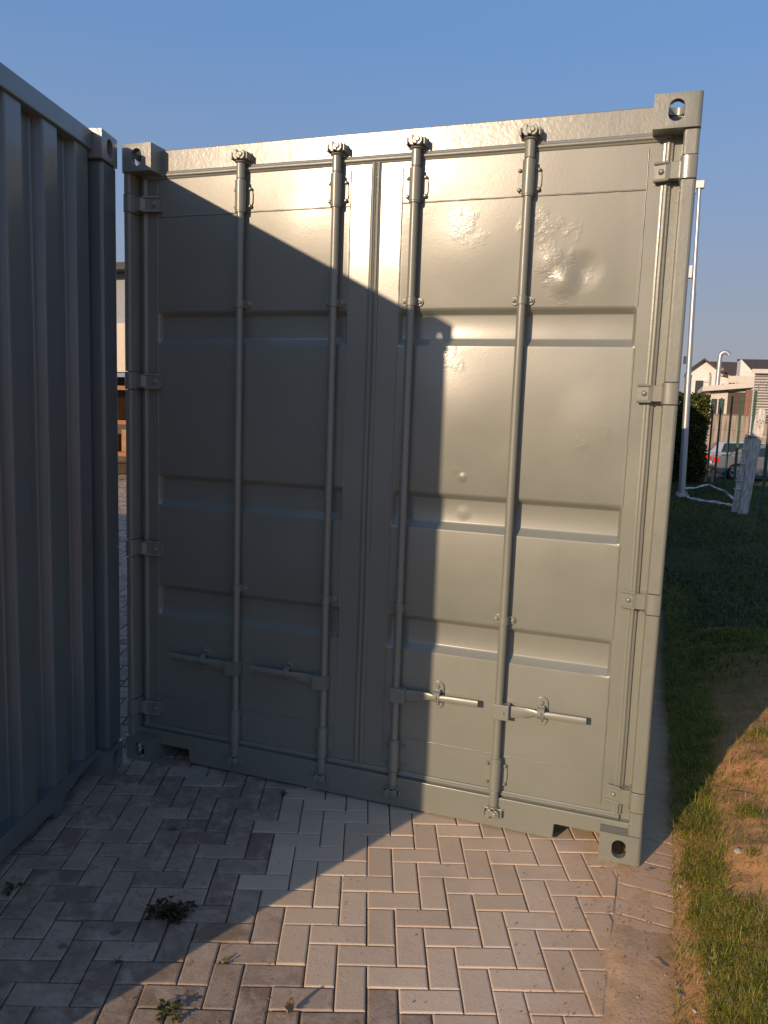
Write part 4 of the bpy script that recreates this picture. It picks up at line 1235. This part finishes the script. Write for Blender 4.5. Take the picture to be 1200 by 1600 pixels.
M_render = simple('cream_render', (0.68, 0.62, 0.54), 0.9, var=0.06, scale=2)
M_whiterender = simple('white_render', (0.80, 0.77, 0.72), 0.9, var=0.05, scale=2)
M_roof = simple('brown_roof_tile', (0.085, 0.062, 0.052), 0.85, var=0.2, scale=3)
M_brown = simple('brown_shutter', (0.10, 0.065, 0.05), 0.8)
M_window = simple('window_glass', (0.05, 0.06, 0.065), 0.12)
cp = empty('flat_roofed_shed', (4.2, 40, -0.57), 0, 'low flat roofed outbuilding with pale fascia behind the concrete wall', 'building')
mb = MB()
mb.prism([(-0.02, 3.84), (2.46, 4.10), (2.46, 4.36), (-0.02, 4.10)], lambda u, v, a: (u, a, v), 0.0, 6.0)
mb.build('roof', M_render, cp, bevel=0.02)
MB().box(0.10, 0.35, 0.35, 5.5, 0, 3.84).build('wall', M_render, cp)
mb = MB(); mb.box(0.35, 1.22, 0.45, 0.65, 0, 3.82); mb.build('wall', M_render, cp)
for k in range(2):
    w = MB().box(0.47 + 0.34 * k, 0.74 + 0.34 * k, 0.42, 0.46, 2.45, 3.5).build('window', M_window, cp)
    MB().box(0.43 + 0.34 * k, 0.46 + 0.34 * k, 0.41, 0.47, 2.40, 3.55).build('frame', M_whiterender, w)
MB().box(1.22, 2.02, 0.50, 0.70, 0, 3.86).build('shutter', M_brown, cp)
t = NT('red_brick'); bt = t.n.new('ShaderNodeTexBrick'); bt.inputs['Scale'].default_value = 4.0
t.l(t.co.outputs['Object'], bt.inputs['Vector']); bt.inputs['Color1'].default_value = (0.30, 0.15, 0.10, 1); bt.inputs['Color2'].default_value = (0.22, 0.12, 0.085, 1); bt.inputs['Mortar'].default_value = (0.35, 0.3, 0.26, 1)
M_brick = t.set(col=bt.outputs[0], rough=0.9)
MB().box(2.02, 2.36, 0.2, 0.6, 0, 3.98).build('pillar', M_brick, cp)
# louvred screen
lv_ = empty('louvred_screen', (6.25, 36.9, -0.57), 0, 'pale grey louvred screen with horizontal slats above the wall at the right edge', 'screen')
mb = MB()
for k in range(15): mb.obox(Matrix.Translation((1.3, 0, 2.72 + 0.125 * k)) @ Matrix.Rotation(R(-35), 4, 'X'), 2.6, 0.13, 0.018)
mb.build('slats', simple('louvre_grey', (0.50, 0.48, 0.45), 0.6), lv_)
for x in (0.0, 1.3, 2.6): MB().box(x - 0.03, x + 0.03, 0.07, 0.12, 0.0, 4.55).build('upright', M_galv, lv_)
# flue pipe
fl = empty('flue_pipe', (4.98, 42.0, 3.2), 0, 'shiny steel flue pipe with a hooked top above the flat roofed outbuilding', 'pipe')
mb = MB(); path = [(-0.02, 0, -0.2), (-0.01, 0, 1.0), (0.0, 0, 1.88)] + [(0.22 - 0.22 * math.cos(R(a)), 0, 1.95 + 0.22 * math.sin(R(a)) * 1.15) for a in (15, 35, 60, 90, 115, 140, 155)]
mb.tube(path, 0.115, n=18)
mb.build('pipe', M_galv, fl, smooth=50)
mb = MB(); mb.tube([(-0.02, 0, -0.25), (-0.02, 0, -0.16)], [0.17, 0.13], n=18); mb.build('collar', M_galv, fl, smooth=50)
# terrace parapet
tp = empty('terrace', (6.4, 55, -0.57), 0, 'pale terrace parapet with panels standing between the two houses', 'terrace')
for k in range(5): MB().box(0.46 * k, 0.46 * k + 0.42, 0, 0.12, 4.98, 5.45).build('parapet_panel', M_render, tp, bevel=0.02)
for k in range(6): MB().box(0.46 * k - 0.04, 0.46 * k, -0.03, 0.15, 4.6, 5.5).build('parapet_post', M_whiterender, tp)
MB().box(-0.3, 2.6, 0.2, 5.0, 0.0, 4.95).build('wall', M_render, tp)

h1 = empty('house', (4.6, 90, -0.57), 0, 'white house with front gable and brown roof behind the flue pipe', 'house', 'houses beyond the yard')
g = [(0.35, 0), (4.3, 0), (4.3, 7.1), (1.62, 9.02), (0.35, 8.0)]
mb = MB(); mb.prism(g, lambda u, v, a: (u, a, v), 0.6, 9.0); mb.build('wall', M_whiterender, h1)
mb = MB()
mb.prism([(-0.15, 7.80), (1.60, 9.20), (4.75, 6.82), (4.75, 6.62), (1.60, 8.98), (-0.15, 7.58)], lambda u, v, a: (u, a, v), 0.0, 9.3)
mb.build('roof', M_roof, h1)
mb = MB(); mb.add([(1.5, 4.6, 9.18), (6.2, 4.6, 9.10), (6.2, -0.6, 6.9), (1.5, 1.2, 7.6), (1.5, 9, 6.9), (6.2, 9, 6.9), (6.2, 4.6, 8.95), (6.2, -0.6, 6.7)], [(0, 3, 2, 1), (0, 1, 5, 4), (1, 2, 7, 6)])
mb.build('rear_roof', M_roof, h1, recalc=False)
MB().box(2.0, 6.0, 1.5, 8.5, 0, 6.9).build('wall', M_whiterender, h1)
w = MB().box(0.9, 1.7, 0.52, 0.60, 5.4, 6.8).build('window', M_window, h1); MB().box(1.72, 2.3, 0.50, 0.60, 6.6, 6.85).build('awning', M_render, w)
mb = MB(); mb.tube([(2.25, 0.45, 7.7), (2.35, 0.45, 7.3), (2.35, 0.45, 2.0)], 0.09, n=10); mb.build('downpipe', M_galv, h1)
MB().box(3.05, 3.6, -0.3, 0.3, 7.85, 8.15).build('chimney', simple('terracotta', (0.42, 0.16, 0.09), 0.8), h1)

h2 = empty('house', (8.5, 75, -0.57), 0, 'white house with big brown roof at the right edge of the photo', 'house', 'houses beyond the yard')
mb = MB(); mb.add([(0.05, 3.0, 8.25), (7, 3.0, 8.2), (7.6, -1.5, 7.05), (1.25, -1.5, 7.10), (0.05, 3.0, 8.05), (7, 3.0, 8.0), (7.6, -1.5, 6.75), (1.25, -1.5, 6.80)],
                  [(0, 3, 2, 1), (4, 5, 6, 7), (3, 7, 6, 2), (0, 4, 7, 3), (0, 1, 5, 4), (1, 2, 6, 5)])
mb.build('roof', M_roof, h2)
mb = MB(); mb.box(1.0, 7.2, -1.53, -1.46, 6.72, 7.08); mb.build('fascia', M_render, h2)
mb = MB(); mb.prism([(0.1, 0), (7.0, 0), (7.0, 6.75), (1.3, 6.75), (0.1, 7.98)], lambda u, v, a: (u, a, v), -0.6, 3.0); mb.build('wall', M_whiterender, h2)
w = MB().box(2.4, 3.4, -0.68, -0.6, 4.8, 6.0).build('window', M_window, h2)

# ------------------------------------------------------------------ warehouse and rack seen through the gap between the containers
M_clad = simple('grey_cladding', (0.27, 0.29, 0.32), 0.6, var=0.08)
wh = empty('warehouse', (-11, 13, 0), 0, 'grey warehouse with cream fascia seen through the gap between the containers', 'building')
MB().box(-9, 6.5, 0, 0.3, 3.6, 4.80).build('upper_wall', M_clad, wh)
MB().box(-9, 6.5, -0.25, 0.3, 2.45, 3.6).build('fascia', simple('cream_fascia', (0.62, 0.54, 0.43), 0.7, var=0.06), wh)
MB().box(-9, 6.5, 3.0, 3.3, 0.0, 2.45).build('inner_wall', simple('dim_inner_wall', (0.09, 0.07, 0.055), 0.9), wh)
for x in (-6, -2, 2.5, 6.2): MB().box(x - 0.12, x + 0.12, 0.0, 0.25, 0, 2.45).build('pillar', M_clad, wh)
mb = MB(); mb.prism([(-9.4, 0), (6.9, 0), (6.9, 0.16), (-9.4, 0.16)], lambda u, v, a: (u, a, 4.80 + v), -0.5, 9.0); mb.build('roof', M_dark, wh)
mb = MB(); mb.box(9.0, 13.2, 2.3, 9.0, 0, 2.72)  # unseen block added behind the main container to shade the lower hedge
mb.build('hedge_shade_block', M_clad, wh)
MB().box(8.8, 13.3, 2.1, 9.2, 2.72, 2.86).build('hedge_shade_block_roof', M_dark, wh)  # lid of the added shading block
M_orange = simple('orange_rack_paint', (0.30, 0.11, 0.03), 0.6)
rk = empty('storage_rack', (-9.4, 11.7, 0), 0, 'orange steel storage rack standing in front of the warehouse', 'rack')
for x in (-0.9, 0.35, 1.5):
    for yy in (-0.35, 0.35): MB().box(x - 0.05, x + 0.05, yy - 0.04, yy + 0.04, 0, 2.15).build('upright', M_orange, rk)
for z in (0.55, 1.25, 2.0): MB().box(-0.95, 1.55, -0.40, 0.40, z, z + 0.09).build('shelf', M_orange, rk)
M_box = simple('cardboard', (0.32, 0.20, 0.10), 0.9, var=0.25, scale=4)
for x, z, s_ in ((-0.55, 0.64, 0.5), (0.0, 0.64, 0.42), (0.75, 0.64, 0.55), (-0.5, 1.34, 0.45), (0.05, 1.34, 0.55), (0.8, 1.34, 0.4)):
    o = MB().box(-s_ / 2, s_ / 2, -0.28, 0.28, 0, s_ * 0.9).build('cardboard_box', M_box, bevel=0.01); o.location = (-9.4 + x, 11.7, z)
    tag(o, 'brown cardboard box on the orange rack seen through the gap', 'box', 'boxes on the orange rack')
